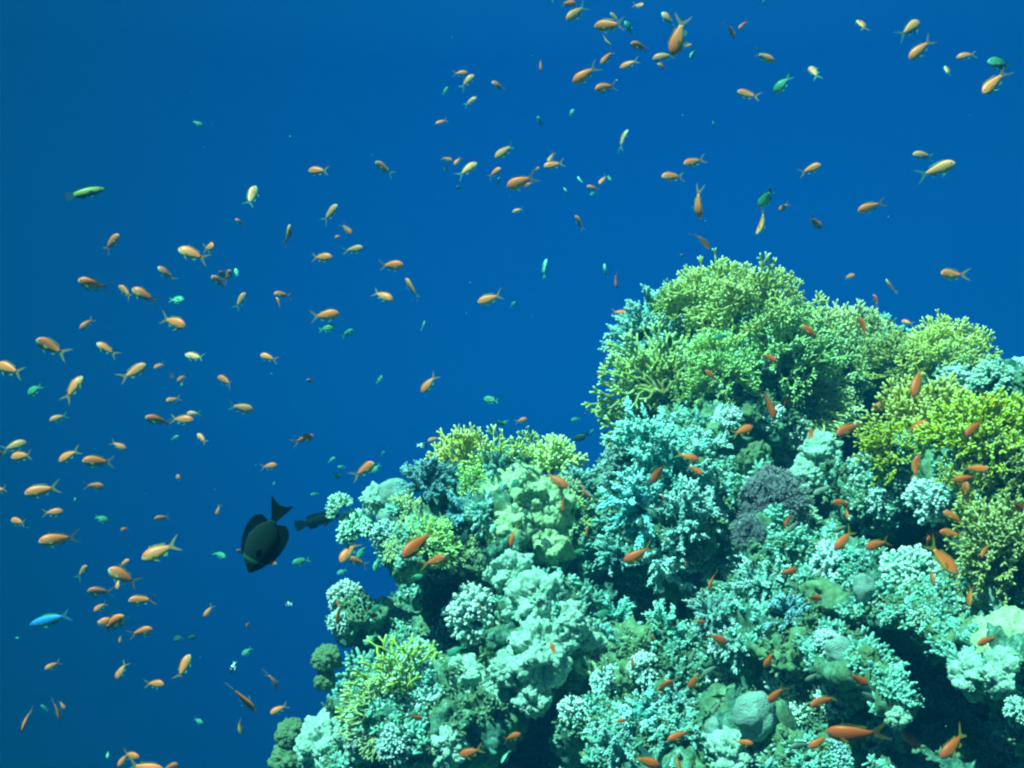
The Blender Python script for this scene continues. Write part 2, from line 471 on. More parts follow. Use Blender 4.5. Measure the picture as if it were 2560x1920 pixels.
def dome_mesh(name, mat, seed, amp=0.10, freq=1.6, lumps=0.0, sub=4):
    import bmesh
    bm = bmesh.new(); bmesh.ops.create_icosphere(bm, subdivisions=sub, radius=1.0)
    off = Vector((seed * 3.1, seed * 1.7, 0))
    for v in bm.verts:
        d = v.co.normalized(); r = 1 + amp * noise.noise(d * freq + off)
        if lumps: r += lumps * (0.5 - noise.voronoi(d * 2.6 + off)[0][0]) + lumps * .4 * (0.5 - noise.voronoi(d * 7 + off)[0][0])
        if sub > 5: r += lumps * .22 * (0.5 - noise.voronoi(d * 16 + off)[0][0]) + .03 * noise.noise(d * 30 + off)
        v.co = d * r
    me = bpy.data.meshes.new(name); bm.to_mesh(me); bm.free()
    me.polygons.foreach_set("use_smooth", np.full(len(me.polygons), True)); me.materials.append(mat)
    return me

FANS = {}
def fans(kind, mat):
    key = (kind, mat)
    if key not in FANS:
        st, rd, jn = {'fine': (.125, .023, .5), 'mid': (.165, .031, .6), 'filigree': (.120, .022, .92), 'lace': (.150, .030, .88), 'net': (.20, .033, .95), 'coarse': (.22, .046, .5)}[kind]
        FANS[key] = [fan_mesh("fan", M[mat], st, rd, 100 + 17 * i + hash_i(kind + mat), join=jn, side={'net': .10, 'lace': .20, 'filigree': .16}.get(kind, .34)) for i in range(4)]
    return FANS[key]
def hash_i(s): return sum((i + 1) * ord(c) for i, c in enumerate(s)) % 997
BOUGH = {}
def boughs(mat):
    if mat not in BOUGH: BOUGH[mat] = [bough_mesh("branch", M[mat], 40 + 13 * i + hash_i(mat)) for i in range(5)]
    return BOUGH[mat]
KNOB = {}
def knobs(mat):
    if mat not in KNOB: KNOB[mat] = [knob_mesh("branch", M[mat], 60 + 7 * i + hash_i(mat), nk=9, fat=.060) for i in range(5)]
    return KNOB[mat]
SOFT = [soft_mesh("branch", M['soft'], 5 + i) for i in range(3)]
DOMES = [dome_mesh("boulder_coral", M['dome'], i, .20, 1.5, 0.08, 5) for i in range(3)]
DOMES_O = [dome_mesh("boulder_coral", M['dome_olive'], 9 + i, .30, 1.8, 0.30, 6) for i in range(3)]
LUMPS = [dome_mesh("lump_coral", M['lump'], 20 + i, .35, 1.8, 0.38, 6) for i in range(4)]
ENCR = [dome_mesh("encrusting_coral", M['encrust'], 30 + i, .30, 2.0, 0.22, 6) for i in range(2)]

UP = Vector((0, 0, 1))
def frame(axis, spin):
    q = Vector((0, 0, 1)).rotation_difference(axis.normalized())
    return q @ Quaternion((0, 0, 1), spin)
def hemis(n, half=1.45, jit=0.18):
    """n directions spread over a cap round +Z"""
    out = []
    for i in range(n):
        z = 1 - (i + .5) / n * (1 - math.cos(half)); a = i * 2.39996 + random.gauss(0, .25)
        z = max(-1, min(1, z + random.gauss(0, .05))); r = math.sqrt(max(0, 1 - z * z))
        out.append(Vector((r * math.cos(a), r * math.sin(a), z)))
    return out

def site(fx, fy, y=None, sink=0.2, R=0.1, up=0.5, cam_=0.25):
    p, n = hit(fx, fy)
    if y is not None and (p is None or abs(p.y - y) > 0.6):
        p, n = atF(fx, fy, y), Vector((0, -.3, 1)).normalized()
    if p is None:
        for dy in range(10, 200, 10):
            p, n = hit(fx, fy + dy)
            if p is not None: break
        p = atF(fx, fy, p.y)
    ax = (n * (1 - up) + UP * up + Vector((0, -1, 0)) * cam_).normalized()
    return p - ax * R * sink, ax
def px2m(r, y): return r * K * y / FOC

CORALS = []      # (object, fx, fy, r, species, colour word) for the labels
def note(o, fx, fy, r, sp, look, label, cat='coral', group=None):
    CORALS.append((o, fx, fy, r, sp, look)); tag(o, label or "", cat, group)

def colony(kind, mat, fx, fy, r, label, y=None, up=.5, cam_=.25, sink=.2, n=None, flat=1.0, name=None, style='mid', tilt=None, face=False, lace=False):
    p, n0 = site(fx, fy, y, 0, .1, up, cam_)
    R = px2m(r, p.y)
    p, ax = site(fx, fy, y, sink, R, up, cam_)
    if tilt is not None: ax = Vector(tilt).normalized()
    names = {'fire': 'fire_coral', 'acro': 'staghorn_coral', 'poci': 'cauliflower_coral', 'soft': 'tufted_soft_coral'}
    root = bpy.data.objects.new(name or names[kind], None); COL.objects.link(root)
    root.location = p; root.rotation_mode = 'QUATERNION'; root.rotation_quaternion = frame(ax, random.uniform(0, 6.28)); root.scale = (R, R, R * flat)
    if face:                                  # the fans spread broadside to the open water in front
        yv = Vector((.15, -1, .1)); yv = (yv - ax * yv.dot(ax)).normalized(); xv = yv.cross(ax)
        root.rotation_quaternion = Matrix((xv, yv, ax)).transposed().to_quaternion()
    root.empty_display_size = .1
    if kind == 'fire':
        k = n or 11; lib = fans(style, mat)
        for i, d in enumerate(hemis(k, 1.45 if lace else 1.15)):
            spin = random.uniform(0, 6.28)
            if face: d = Vector((random.gauss(0, .22), random.gauss(0, .25), 1)); spin = random.gauss(0, .35)
            c = link("fan", lib[i % len(lib)], root); c.rotation_mode = 'QUATERNION'
            if lace:                              # shingled lacy sheets standing round a low dome, each turned broadside outward
                inv = root.rotation_quaternion.inverted()
                upl = inv @ (UP * .75 + Vector((random.gauss(0, .25), random.gauss(-.15, .2), 0)))
                z = (d * .75 + upl * .7).normalized(); yv = inv @ Vector((random.gauss(0, .35), -1, random.gauss(.2, .25))) * .8 + d * .5
                yv = (yv - z * yv.dot(z)).normalized(); c.rotation_quaternion = Matrix((yv.cross(z), yv, z)).transposed().to_quaternion()
                s = random.uniform(.52, .68); c.scale = (s * .95, s, s); c.location = d * .50; continue
            c.rotation_quaternion = frame(d, spin); s = random.uniform(.85, 1.08); c.scale = (s * .85, s, s)
            c.location = d * -0.03
    elif kind == 'acro':
        lib = boughs(mat)
        for i, d in enumerate(hemis(n or 18, 1.55)):
            c = link("branch", random.choice(lib), root); c.rotation_mode = 'QUATERNION'
            c.rotation_quaternion = frame(d, random.uniform(0, 6.28)); s = random.uniform(.75, 1.1); c.scale = (s, s, s)
    elif kind == 'poci':
        lib = knobs(mat)
        for i, d in enumerate(hemis(n or 20, 1.65)):
            c = link("branch", random.choice(lib), root); c.rotation_mode = 'QUATERNION'
            c.rotation_quaternion = frame(d, random.uniform(0, 6.28)); s = random.uniform(.85, 1.1); c.scale = (s * .8, s * .8, s)
    elif kind == 'soft':
        for i, d in enumerate(hemis(n or 16, 1.6)):
            c = link("branch", random.choice(SOFT), root); c.rotation_mode = 'QUATERNION'
            c.rotation_quaternion = frame(d, random.uniform(0, 6.28)); s = random.uniform(.85, 1.1); c.scale = (s * .9, s * .9, s)
    hue = .5 + random.gauss(0, .012); sat = random.uniform(.72, 1.08); val = random.uniform(.72, 1.15)
    if kind == 'poci': hue -= random.choice((0, 0, .02, .045)); sat *= random.uniform(.75, 1)
    for c in root.children: c.color = (hue, sat, val, 1)
    note(root, fx, fy, r, kind, mat, label)
    return root
def dome(lib, fx, fy, r, label, y=None, sq=(1, 1, 1), sink=.45, up=.55, cam_=.2, cat='coral'):
    p, n0 = site(fx, fy, y, 0, .1); R = px2m(r, p.y)
    p, ax = site(fx, fy, y, sink, R, up, cam_)
    me = random.choice(lib)
    o = link(me.name.split('.')[0], me); o.location = p; o.rotation_mode = 'QUATERNION'
    o.rotation_quaternion = frame(ax, random.uniform(0, 6.28)); o.scale = (R * sq[0], R * sq[1], R * sq[2])
    note(o, fx, fy, r, 'dome', me.materials[0].name, label, cat)
    return o

# ---- crown of the reef
colony('fire', 'fire_pale', 1540, 705, 125, "broad yellow-green fire coral dome crowning the very top of the reef", n=22, style='lace', lace=True, up=.75, cam_=.45, sink=.0)
colony('fire', 'fire_pale', 1632, 700, 120, "right half of the crown, a yellow-green fire coral dome beside the blue notch", n=21, style='lace', lace=True, up=.75, cam_=.45, sink=.0)
colony('fire', 'fire_pale', 1490, 700, 90, "fire coral mound on the left shoulder of the crown dome", n=20, style='lace', lace=True, up=.7, cam_=.4, sink=0)
colony('fire', 'fire', 1690, 770, 120, "yellow fire coral thicket just below the crown dome, above the slanting fans", n=26, style='lace', lace=True, up=.45, cam_=.5)
colony('fire', 'fire', 1560, 800, 95, "yellow fire coral bush under the crown dome, left of the dark hollow", n=22, style='lace', lace=True, up=.4, cam_=.5)
colony('fire', 'fire', 1725, 850, 120, "yellow fire coral fans slanting down toward the dark recess", n=5, face=True, style='filigree', up=.1, cam_=.6, tilt=(.55, -.6, -.35))
colony('fire', 'fire_pale', 1800, 750, 118, "loose lattice fire coral with blue gaps beside the crown dome", n=5, style='filigree', tilt=(.05, -.2, 1), face=True)
colony('fire', 'fire_pale', 1865, 760, 100, "hazy lattice fire coral sloping away behind the crown", n=5, style='filigree', tilt=(.3, -.2, .9), face=True)
colony('fire', 'fire', 1840, 790, 90, "deep yellow fire coral above the dark recess", n=20, style='lace', lace=True, up=.4, cam_=.5)
colony('fire', 'fire_pale', 1925, 800, 80, "feathery pale fire coral clump in the saddle of the ridge", n=20, style='lace', lace=True, up=.6, cam_=.3, sink=0)
colony('fire', 'fire_pale', 2038, 795, 98, "rounded pale fire coral standing alone at the far end of the ridge", n=26, style='lace', lace=True, up=.8, cam_=.3, sink=0)
colony('fire', 'fire_pale', 2070, 790, 62, "small fire coral fan at the outer end of the far ridge", n=8, style='mid', up=.6, tilt=(.7, -.3, .7))
colony('fire', 'fire', 1430, 850, 135, "open net fire coral hanging over blue water at the mound's left flank", n=3, style='filigree', y=4.0, tilt=(-.40, -.15, .9), face=True, sink=0)
colony('fire', 'fire', 1420, 880, 150, "drooping net fire coral at the mound's outermost left point", n=3, style='filigree', y=3.95, tilt=(-.9, -.15, .22), face=True, sink=0)
colony('fire', 'fire', 1485, 850, 85, "yellow fire coral tuft between the net corals and the pale staghorn", n=16, style='lace', lace=True, up=.4, cam_=.5)
colony('acro', 'acro', 1395, 710, 85, "grey-green bushy coral shelf jutting left of the crown dome", n=22, up=.5, tilt=(-.5, -.5, .75))
colony('acro', 'acro', 1440, 660, 55, "small grey-green bush tucked against the crown dome's left edge", n=14, up=.7, tilt=(-.4, -.4, .8))
dome(LUMPS, 1470, 725, 18, "small white lump beside the dark slot under the crown", sink=.2)
dome(LUMPS, 1575, 850, 45, "pale lumpy head in the hollow below the crown dome")
dome(DOMES_O, 1615, 890, 24, "little mustard-yellow lump below the crown's hollow")
colony('poci', 'poci', 1660, 900, 43, "pale knobbly bush hanging under the slanting fire coral fans", up=.2, cam_=.6)
colony('poci', 'poci_dim', 1715, 930, 43, "dull green knobbly bush at the mouth of the dark recess", up=.2, cam_=.6)
colony('poci', 'poci', 1570, 900, 36, "pale knobbly tuft next to the mustard-yellow lump", up=.3, cam_=.5)

# ---- pale staghorn wall in the middle
STAG = [
 (1405, 960, 92, 'acro', "largest pale staghorn thicket, directly below the net fire corals"),
 (1340, 1010, 62, 'acro', "staghorn sprays edging the blue gap between the two reef lobes"),
 (1450, 1010, 95, 'acro', "pale staghorn thicket at the centre of the wall"),
 (1520, 985, 62, 'acro', "staghorn sprays reaching right toward the dark recess"),
 (1390, 1100, 95, 'acro', "blue-grey staghorn thicket right of the yellow encrusted slope"),
 (1480, 1120, 80, 'acro', "blue-grey staghorn bush left of the mauve tufted coral"),
 (1560, 1080, 52, 'acro', "upright staghorn sprig touching the mauve tufted coral"),
 (1430, 1200, 78, 'acro', "blue-grey staghorn bush above the long dark ledge"),
 (1560, 1190, 72, 'acro', "staghorn bush straight below the mauve tufted coral"),
 (1330, 1190, 48, 'acro', "small staghorn tuft right of the fine grey dome"),
 (1510, 1230, 55, 'acro', "staghorn clump hanging over the long dark ledge"),
 (1640, 1260, 62, 'acro', "blue-grey staghorn bush in the shade right of the long ledge"),
 (1335, 1335, 48, 'acro', "staghorn bush at the left end of the long dark ledge"),
 (1440, 1370, 66, 'acro', "staghorn thicket below the long dark ledge"),
 (1540, 1330, 55, 'acro', "pale staghorn sprays rising from the lower ledge"),
 (1590, 1390, 55, 'acro', "ladder-like staghorn branch beside the black cleft"),
 (1300, 1390, 50, 'acro', "pale staghorn cluster by the sunlit rubble slope"),
 (1390, 1560, 78, 'acro', "coarse staghorn bush over the bottom cave's right lip"),
 (1330, 1610, 66, 'acro', "coarse staghorn fingers beside the black bottom cave"),
 (1470, 1600, 72, 'acro', "coarse staghorn thicket at the bottom, left of the grey ball coral"),
 (1460, 1520, 55, 'acro', "staghorn bush below the green-tipped cauliflower head"),
 (1700, 1330, 55, 'acro_dark', "dark slate staghorn in the shaded hollow"),
]
for fx, fy, r, mt, lb in STAG:
    colony('acro', mt, fx, fy, r, lb, up=.35, cam_=.55, sink=.15, n=(22 if r > 70 else 15))
colony('soft', 'soft', 1665, 1090, 82, "mauve-grey tufted soft coral at the centre of the wall", n=26, up=.3, cam_=.7, sink=.25)
colony('soft', 'soft', 1620, 1150, 45, "small mauve-grey tuft on the lower edge of the big tufted coral", n=14, up=.3, cam_=.7)
dome(DOMES_O, 1630, 1010, 40, "pale olive knob coral standing above the mauve tufted coral", sq=(.9, .9, 1.2), sink=-.35)
dome(DOMES, 1278, 1196, 42, "fine-grained grey dome beside the sunlit rubble slope", sink=.25)
dome(LUMPS, 1775, 960, 42, "smooth pale lump deep in the dark recess", y=3.7)
dome(LUMPS, 1745, 1010, 38, "pale rounded block under the shaded grey fish", y=3.7)

# ---- left lobe
colony('fire', 'fire_pale', 1003, 1000, 80, "upright round fire coral fan at the crest of the left lobe", n=5, style='mid', tilt=(-.1, -.2, 1), face=True)
colony('fire', 'fire_pale', 1075, 1000, 85, "open loop fire coral fan next to the crest's round fan", n=2, style='lace', tilt=(0, -.1, 1), face=True)
colony('fire', 'fire_pale', 1135, 985, 62, "thin small fire coral sprig on the crest of the left lobe", n=2, style='lace', tilt=(.1, -.1, 1), face=True)
colony('fire', 'fire_pale', 1190, 1000, 66, "spreading fire coral bouquet at the right end of the left crest", n=11, style='coarse', up=.8, cam_=.25)
colony('fire', 'fire', 1025, 1045, 55, "yellow fire coral below the crest's round fan", n=9, style='mid', up=.6, cam_=.4)
colony('fire', 'fire', 965, 1085, 38, "small cup-shaped fire coral on the left lobe's face", n=7, style='mid', up=.8, cam_=.3)
colony('fire', 'fire', 880, 1105, 46, "dull yellow fire coral right of the pair of grey domes", n=8, style='coarse', up=.8, cam_=.3)
colony('fire', 'fire', 930, 1165, 70, "wide table of fire coral fingers over the dark overhang", n=12, style='mid', up=.6, cam_=.4, flat=.7)
colony('fire', 'fire', 985, 1195, 55, "fire coral edge stretching right from the wide table", n=9, style='mid', up=.5, cam_=.5, flat=.7)
colony('fire', 'fire', 860, 1185, 50, "fire coral plate overhanging the shaded hollow on its left", n=8, style='mid', tilt=(-.5, -.6, .4), flat=.7)
colony('fire', 'fire', 1235, 1120, 56, "low yellow fire coral beside the staghorn wall", n=9, style='coarse', up=.5, cam_=.5)
colony('fire', 'fire', 1215, 1075, 48, "knobbly yellow fire coral on the encrusted slope", n=9, style='coarse', up=.5, cam_=.5)
colony('fire', 'fire', 865, 1500, 140, "antler-shaped fire coral reaching left over open water", n=4, style='filigree', tilt=(-.8, -.3, .45), face=True, y=3.2)
colony('fire', 'fire', 860, 1525, 110, "lower antler-shaped fire coral below its larger neighbour", n=3, style='filigree', tilt=(-.95, -.3, .05), face=True, y=3.2)
colony('acro', 'acro_dark', 925, 1045, 62, "slate-blue staghorn rising behind the grey dome", n=18, up=.85, cam_=.1)
colony('acro', 'acro_dark', 985, 1030, 45, "slate-blue staghorn between the domes and the crest fans", n=14, up=.85, cam_=.1)
colony('acro', 'acro', 1075, 1010, 52, "blue staghorn bush in front of the open loop fan", n=15, up=.7, cam_=.3)
colony('acro', 'acro_dark', 1000, 1110, 50, "slate staghorn in the shade of the cup-shaped fire coral", n=14, up=.5, cam_=.5)
colony('acro', 'acro', 1045, 1110, 48, "pale blue staghorn sprays left of the yellow encrusted slope", n=14, up=.5, cam_=.5)
colony('acro', 'acro', 1250, 1040, 44, "blue-grey staghorn sprig beside the blue gap", n=12, up=.8, cam_=.2)
colony('poci', 'poci', 735, 1090, 37, "white knobbly coral pointing out at the left tip of the reef", up=.6, n=15, tilt=(-.6, -.2, .8), y=3.5)
colony('poci', 'poci', 770, 1135, 49, "white knobbly coral behind the second dark fish", up=.6, tilt=(-.5, -.4, .7), y=3.5)
colony('poci', 'poci', 830, 1150, 37, "pale knobbly bush between the left tip and the wide table", up=.6, cam_=.4)
dome(DOMES, 852, 1066, 36, "larger grey boulder coral at the left lobe's shoulder", sink=.1, y=3.5)
dome(DOMES, 838, 1118, 24, "small grey ball coral below the larger grey boulder", sink=.1, y=3.4)
dome(LUMPS, 812, 1075, 30, "pale lumpy head left of the grey boulder coral", sink=.2, y=3.5)
for k, (fx, fy, r, lb) in enumerate([(1100, 1050, 72, "upper mound of smooth yellow-green encrusting coral"), (1165, 1100, 78, "middle mound of smooth yellow-green encrusting coral"), (1090, 1140, 52, "side mound of smooth encrusting coral by the blue staghorn"), (1180, 1180, 62, "lowest mound of smooth yellow-green encrusting coral")]):
    dome(ENCR, fx, fy, r, lb, sink=.72, up=.2, cam_=.8)
colony('poci', 'poci', 1030, 1320, 73, "round white cauliflower coral with stout fingers on the left lobe", n=24, up=.3, cam_=.7, sink=-.3)
colony('poci', 'poci', 745, 1290, 46, "white crusty head hanging at the left edge below the hollow", n=18, tilt=(-.5, -.6, .4), y=3.5)
colony('poci', 'poci', 735, 1340, 36, "lower white crusty head at the left edge", n=14, tilt=(-.6, -.6, .2), y=3.5)
dome(LUMPS, 830, 1300, 18, "upper of two pale lumps inside the shaded hollow", y=3.6)
dome(LUMPS, 845, 1325, 20, "lower of two pale lumps inside the shaded hollow", y=3.6)
colony('poci', 'poci', 905, 1430, 55, "flat-topped pale crust beside the antler fire coral", n=18, up=.5, cam_=.5)
colony('poci', 'poci', 925, 1520, 59, "pale crust block below the flat-topped crust", n=18, up=.3, cam_=.7)
dome(LUMPS, 1080, 1500, 48, "chalk-white lump on the lower left lobe", sink=.35)
dome(LUMPS, 1150, 1500, 40, "chalk-white lump over the bottom cave", sink=.35)
dome(LUMPS, 1170, 1270, 66, "sunlit white lump on the rubble slope", sink=.5)
dome(LUMPS, 1170, 1385, 74, "sunlit pale lump at the foot of the rubble slope", sink=.5)
dome(LUMPS, 1225, 1330, 50, "sunlit pale knoll left of the long dark ledge", sink=.5)
dome(LUMPS, 1115, 1215, 50, "pale eroded knoll right of the table fire coral", sink=.5)
dome(LUMPS, 1100, 1440, 36, "pale lump below the white cauliflower coral", sink=.4)
dome(ENCR, 1270, 1425, 34, "olive-yellow ridge slanting down from the rubble slope", sq=(1.5, .6, .6))
for fx, fy, r, sq, lb in [(628, 1583, 30, (1, 1, 1.05), "olive ball coral capping the short pillar at the reef's foot"), (622, 1635, 36, (1, 1, .9), "olive lump coral at the base of the short pillar"), (655, 1640, 30, (1, 1, .8), "olive lump wedged between pillar and reef"),
                          (706, 1420, 30, (1, 1, .95), "olive ball coral jutting from the left edge beside the antler coral"), (702, 1468, 22, (1, 1, 1), "small olive knob under the jutting olive ball")]:
    dome(DOMES_O, fx, fy, r, lb, sq=sq, sink=.1, y=3.5, up=.9, cam_=0)
dome(LUMPS, 700, 1580, 62, "big pale block on the lower left corner of the reef", sink=.5)
dome(LUMPS, 775, 1565, 58, "pale eroded block between the big pale block and the antler coral", sink=.55)
dome(LUMPS, 790, 1650, 66, "pale eroded slab at the bottom edge of the left lobe", sink=.55)
dome(LUMPS, 905, 1650, 52, "pale mound at the bottom edge left of the black bottom cave", sink=.5)
dome(LUMPS, 1000, 1450, 50, "pale eroded shelf under the round white cauliflower coral", sink=.5)
dome(LUMPS, 1265, 1375, 46, "pale eroded knoll right of the sunlit rubble slope", sink=.5)
colony('poci', 'poci', 860, 1610, 54, "pale knobbly growth along the lower left lobe", n=16)
colony('poci', 'poci_dim', 780, 1600, 40, "dull knobbly growth by the big pale block", n=14)
dome(LUMPS, 960, 1600, 45, "yellowish pale lump low on the left lobe", sink=.45)

# ---- right side
colony('fire', 'fire_deep', 2000, 950, 125, "large deep yellow fire coral bush on the near right shoulder", n=34, style='coarse', lace=True, up=.5, cam_=.5)
colony('fire', 'fire_deep', 1930, 985, 80, "left wing of fire coral on the near right shoulder", n=20, style='coarse', lace=True, up=.4, tilt=(-.45, -.6, .6))
colony('fire', 'fire_deep', 2120, 950, 105, "deep yellow fire coral right of the large near bush", n=28, style='coarse', lace=True, up=.5, cam_=.5)
colony('fire', 'fire_deep', 2185, 1020, 85, "mustard fire coral cut off by the right edge", n=20, style='coarse', lace=True, up=.4, cam_=.6)
colony('fire', 'fire_deep', 2080, 1035, 62, "fire coral fringe hanging below the large near bush", n=10, style='coarse', lace=True, tilt=(.1, -.9, .1))
colony('fire', 'fire_deep', 2165, 1190, 105, "bright yellow fire coral bush in the lower right", n=30, style='coarse', lace=True, up=.5, cam_=.5)
colony('fire', 'fire_deep', 2115, 1240, 62, "low fringe of the bright yellow bush in the lower right", n=10, style='coarse', lace=True, up=.3, cam_=.6)
colony('poci', 'poci', 1945, 855, 55, "pale knobbly bush under the feathery ridge coral", up=.4, cam_=.5)
colony('poci', 'poci', 2065, 820, 52, "bright white knobbly coral on the ridge above the yellow bush", up=.7, cam_=.3)
colony('poci', 'poci', 2145, 815, 55, "bright white knobbly coral near the ridge's right end", up=.7, cam_=.3)
colony('poci', 'poci', 2205, 800, 40, "white knobbly coral touching the right edge", up=.8, cam_=.2, y=3.9)
colony('poci', 'poci', 1970, 870, 36, "small pale bush beside the diving orange fish", up=.5, cam_=.5)
colony('poci', 'poci', 1865, 1035, 64, "white bush with fine knobs left of the yellow shoulder", n=22, up=.3, cam_=.6)
colony('poci', 'poci', 1900, 1085, 43, "lower spill of the fine white bush", n=15, up=.2, cam_=.7)
colony('poci', 'poci', 2005, 1075, 61, "white bush overhanging the dark hollow under the yellow shoulder", n=22, up=.3, cam_=.7)
colony('poci', 'poci', 2100, 1080, 45, "pale crust right of the white overhanging bush", n=15, up=.3, cam_=.7)
colony('poci', 'poci_dim', 1735, 1130, 46, "green-grey knobbly bush beside the mauve tufted coral", n=16, up=.3, cam_=.6)
colony('poci', 'poci', 1795, 1215, 59, "pale cauliflower coral below the two shaded orange fish", n=20, up=.4, cam_=.6)
colony('poci', 'poci', 1965, 1235, 70, "brightest white cauliflower coral beside the lower yellow bush", n=24, up=.5, cam_=.6)
colony('poci', 'poci', 1905, 1290, 36, "white knobs below the brightest cauliflower coral", n=12, up=.4, cam_=.6)
dome(DOMES, 1868, 1285, 32, "ribbed grey dome under the brightest cauliflower coral", sq=(.8, .8, 1.25), sink=-.4)
dome(DOMES, 1824, 1420, 36, "ribbed grey dome at the left of the big black cave", sq=(.9, .9, 1.2), sink=-.35)
dome(DOMES_O, 1872, 1418, 24, "yellowish knob next to the ribbed dome by the black cave", sink=.2)
dome(DOMES, 2142, 1300, 36, "smooth pale ball coral on the near right ledge", sink=-.5)
dome(LUMPS, 2090, 1310, 40, "white lump left of the smooth pale ball", sink=.3)
dome(ENCR, 2130, 1370, 80, "broad pale yellow slab on the near right ledge", sink=.55, sq=(1.3, 1, .7))
dome(LUMPS, 2190, 1440, 55, "pale block at the right edge above the cave", sink=.5)
dome(LUMPS, 2100, 1450, 45, "pale jutting lip over the big black cave", sink=.35)
colony('poci', 'poci', 2200, 1530, 40, "white knobs beside the cave at the right edge", n=14)
colony('poci', 'poci', 1995, 1335, 37, "white knobs along the roof of the black cave", n=13, up=.4, cam_=.6)
colony('poci', 'poci', 1790, 1390, 40, "white crust reaching down to the ribbed dome by the cave", n=14)
colony('poci', 'poci_dim', 1565, 1455, 70, "green-tipped cauliflower head with a white crown", n=24, up=.5, cam_=.6)
colony('poci', 'poci', 1560, 1400, 40, "white crown on the green-tipped cauliflower head", n=14, up=.8, cam_=.4)
colony('poci', 'poci', 1700, 1470, 52, "white knobbly bush between the green-tipped head and the cave", n=18, up=.5, cam_=.6)
colony('poci', 'poci', 1800, 1515, 54, "white knobbly mat in front of the big black cave", n=18, up=.6, cam_=.5)
colony('poci', 'poci', 1730, 1540, 36, "small white bush right of the grey ball coral", n=12, up=.6, cam_=.5)
dome(DOMES, 1628, 1562, 48, "large smooth grey ball coral near the bottom", sq=(.95, .95, 1.15), sink=-.45)
dome(DOMES, 1545, 1570, 22, "small grey cap just left of the large grey ball", sink=.1)
dome(LUMPS, 1580, 1615, 56, "white block in front of the large grey ball", sink=.35)
dome(LUMPS, 1940, 1545, 26, "white lump alone in the mouth of the black cave", sink=.2)
colony('poci', 'poci', 1900, 1610, 63, "pale crust along the bottom below the cave", n=18, up=.7, cam_=.5)
colony('poci', 'poci', 2030, 1600, 49, "pale knobbly crust at the cave's floor", n=16, up=.7, cam_=.5)
colony('poci', 'poci', 1800, 1640, 54, "pale crust under the pair of big orange fish", n=16, up=.7, cam_=.5)
colony('poci', 'poci_dim', 2150, 1640, 49, "shaded green crust on the cave floor near the corner", n=14, up=.7, cam_=.5)
colony('poci', 'poci', 1240, 1530, 40, "pale crust on the upper lip of the bottom cave", n=14)
colony('poci', 'poci', 1310, 1470, 46, "pale cauliflower coral below the olive-yellow ridge", n=16)
colony('poci', 'poci', 1390, 1440, 43, "pale cauliflower coral left of the narrow black cleft", n=15)

# ------------------------------------------------------------------ ground cover: crusts, turf and stubble nobody could count
def cover(name, mat, seed, most, off, tint):
    b = Bag(); g = np.random.default_rng(seed); P, R, T = [], [], []
    cnt = 0
    for _ in range(30000):
        fx, fy = g.uniform(600, 2260), g.uniform(560, 1740)
        p, n = hit(fx, fy)
        if p is None: continue
        if n.z < -0.35: continue
        cl = noise.noise(p * 4.0 + Vector((off, 0, 0)))
        if cl < -0.02 or n.z < -.05 or cnt > most: continue
        if 1050 < fx < 1260 and 1120 < fy < 1500 and g.random() < .55: continue
        cnt += 1
        n = np.array((n + UP * .35).normalized()[:]); p = np.array(p[:])
        s = g.uniform(.006, .019) * p[1] / 3.3
        for k in range(g.integers(4, 8)):
            d = unit(n + g.normal(0, .55, 3)); o = p + unit(np.cross(n, g.normal(0, 1, 3))) * s * g.uniform(0, .9) - n * s * .3
            L = s * g.uniform(.8, 1.9); r = s * g.uniform(.22, .36)
            P.append([o, o + d * L * .6, o + d * L]); R.append([r, r * 1.05, r * .7]); t = g.uniform(.5, 1.0); T.append([.2 * t, .55 * t, t])
    b.tubes(P, R, T, 5)
    o = link(name, b.mesh(name, mat)); o["kind"] = "stuff"; o.color = tint
cover("coral_crust", M['poci'], 77, 4200, 0, (.485, .85, .95, 1))
cover("algal_turf", M['poci_dim'], 78, 3000, 31, (.46, .9, .62, 1))
# ------------------------------------------------------------------ fish
def fish_mat(name, top, side, belly, face, rough=0.45):
    """counter-shaded skin: colour by height on the flank, lips and throat paler"""
    m, nt, b = mat_base(name, rough)
    b.inputs["Specular IOR Level"].default_value = 0.3
    a = nt.nodes.new("ShaderNodeAttribute"); a.attribute_name = "tip"
    r = ramp_node(nt, [(0.0, belly), (0.22, belly), (0.45, side), (0.8, top), (1.0, top)])
    nt.links.new(a.outputs["Fac"], r.inputs[0])
    tc = nt.nodes.new("ShaderNodeTexCoord"); sp = nt.nodes.new("ShaderNodeSeparateXYZ")
    nt.links.new(tc.outputs["Object"], sp.inputs[0])
    mp = nt.nodes.new("ShaderNodeMapRange"); mp.inputs[1].default_value = 0.34; mp.inputs[2].default_value = 0.47
    nt.links.new(sp.outputs["X"], mp.inputs[0])
    iv = nt.nodes.new("ShaderNodeMapRange"); iv.inputs[1].default_value = 0.75; iv.inputs[2].default_value = 0.25
    nt.links.new(a.outputs["Fac"], iv.inputs[0])
    ml = nt.nodes.new("ShaderNodeMath"); ml.operation = 'MULTIPLY'
    nt.links.new(mp.outputs[0], ml.inputs[0]); nt.links.new(iv.outputs[0], ml.inputs[1])
    c = mixc(nt, r.outputs[0], face, ml.outputs[0])
    oi = nt.nodes.new("ShaderNodeObjectInfo"); hs = nt.nodes.new("ShaderNodeHueSaturation")
    v = nt.nodes.new("ShaderNodeMapRange"); v.inputs[3].default_value = .8; v.inputs[4].default_value = 1.15
    nt.links.new(oi.outputs["Random"], v.inputs[0]); nt.links.new(v.outputs[0], hs.inputs["Value"])
    nt.links.new(c, hs.inputs["Color"]); nt.links.new(hs.outputs[0], b.inputs["Base Color"])
    return m
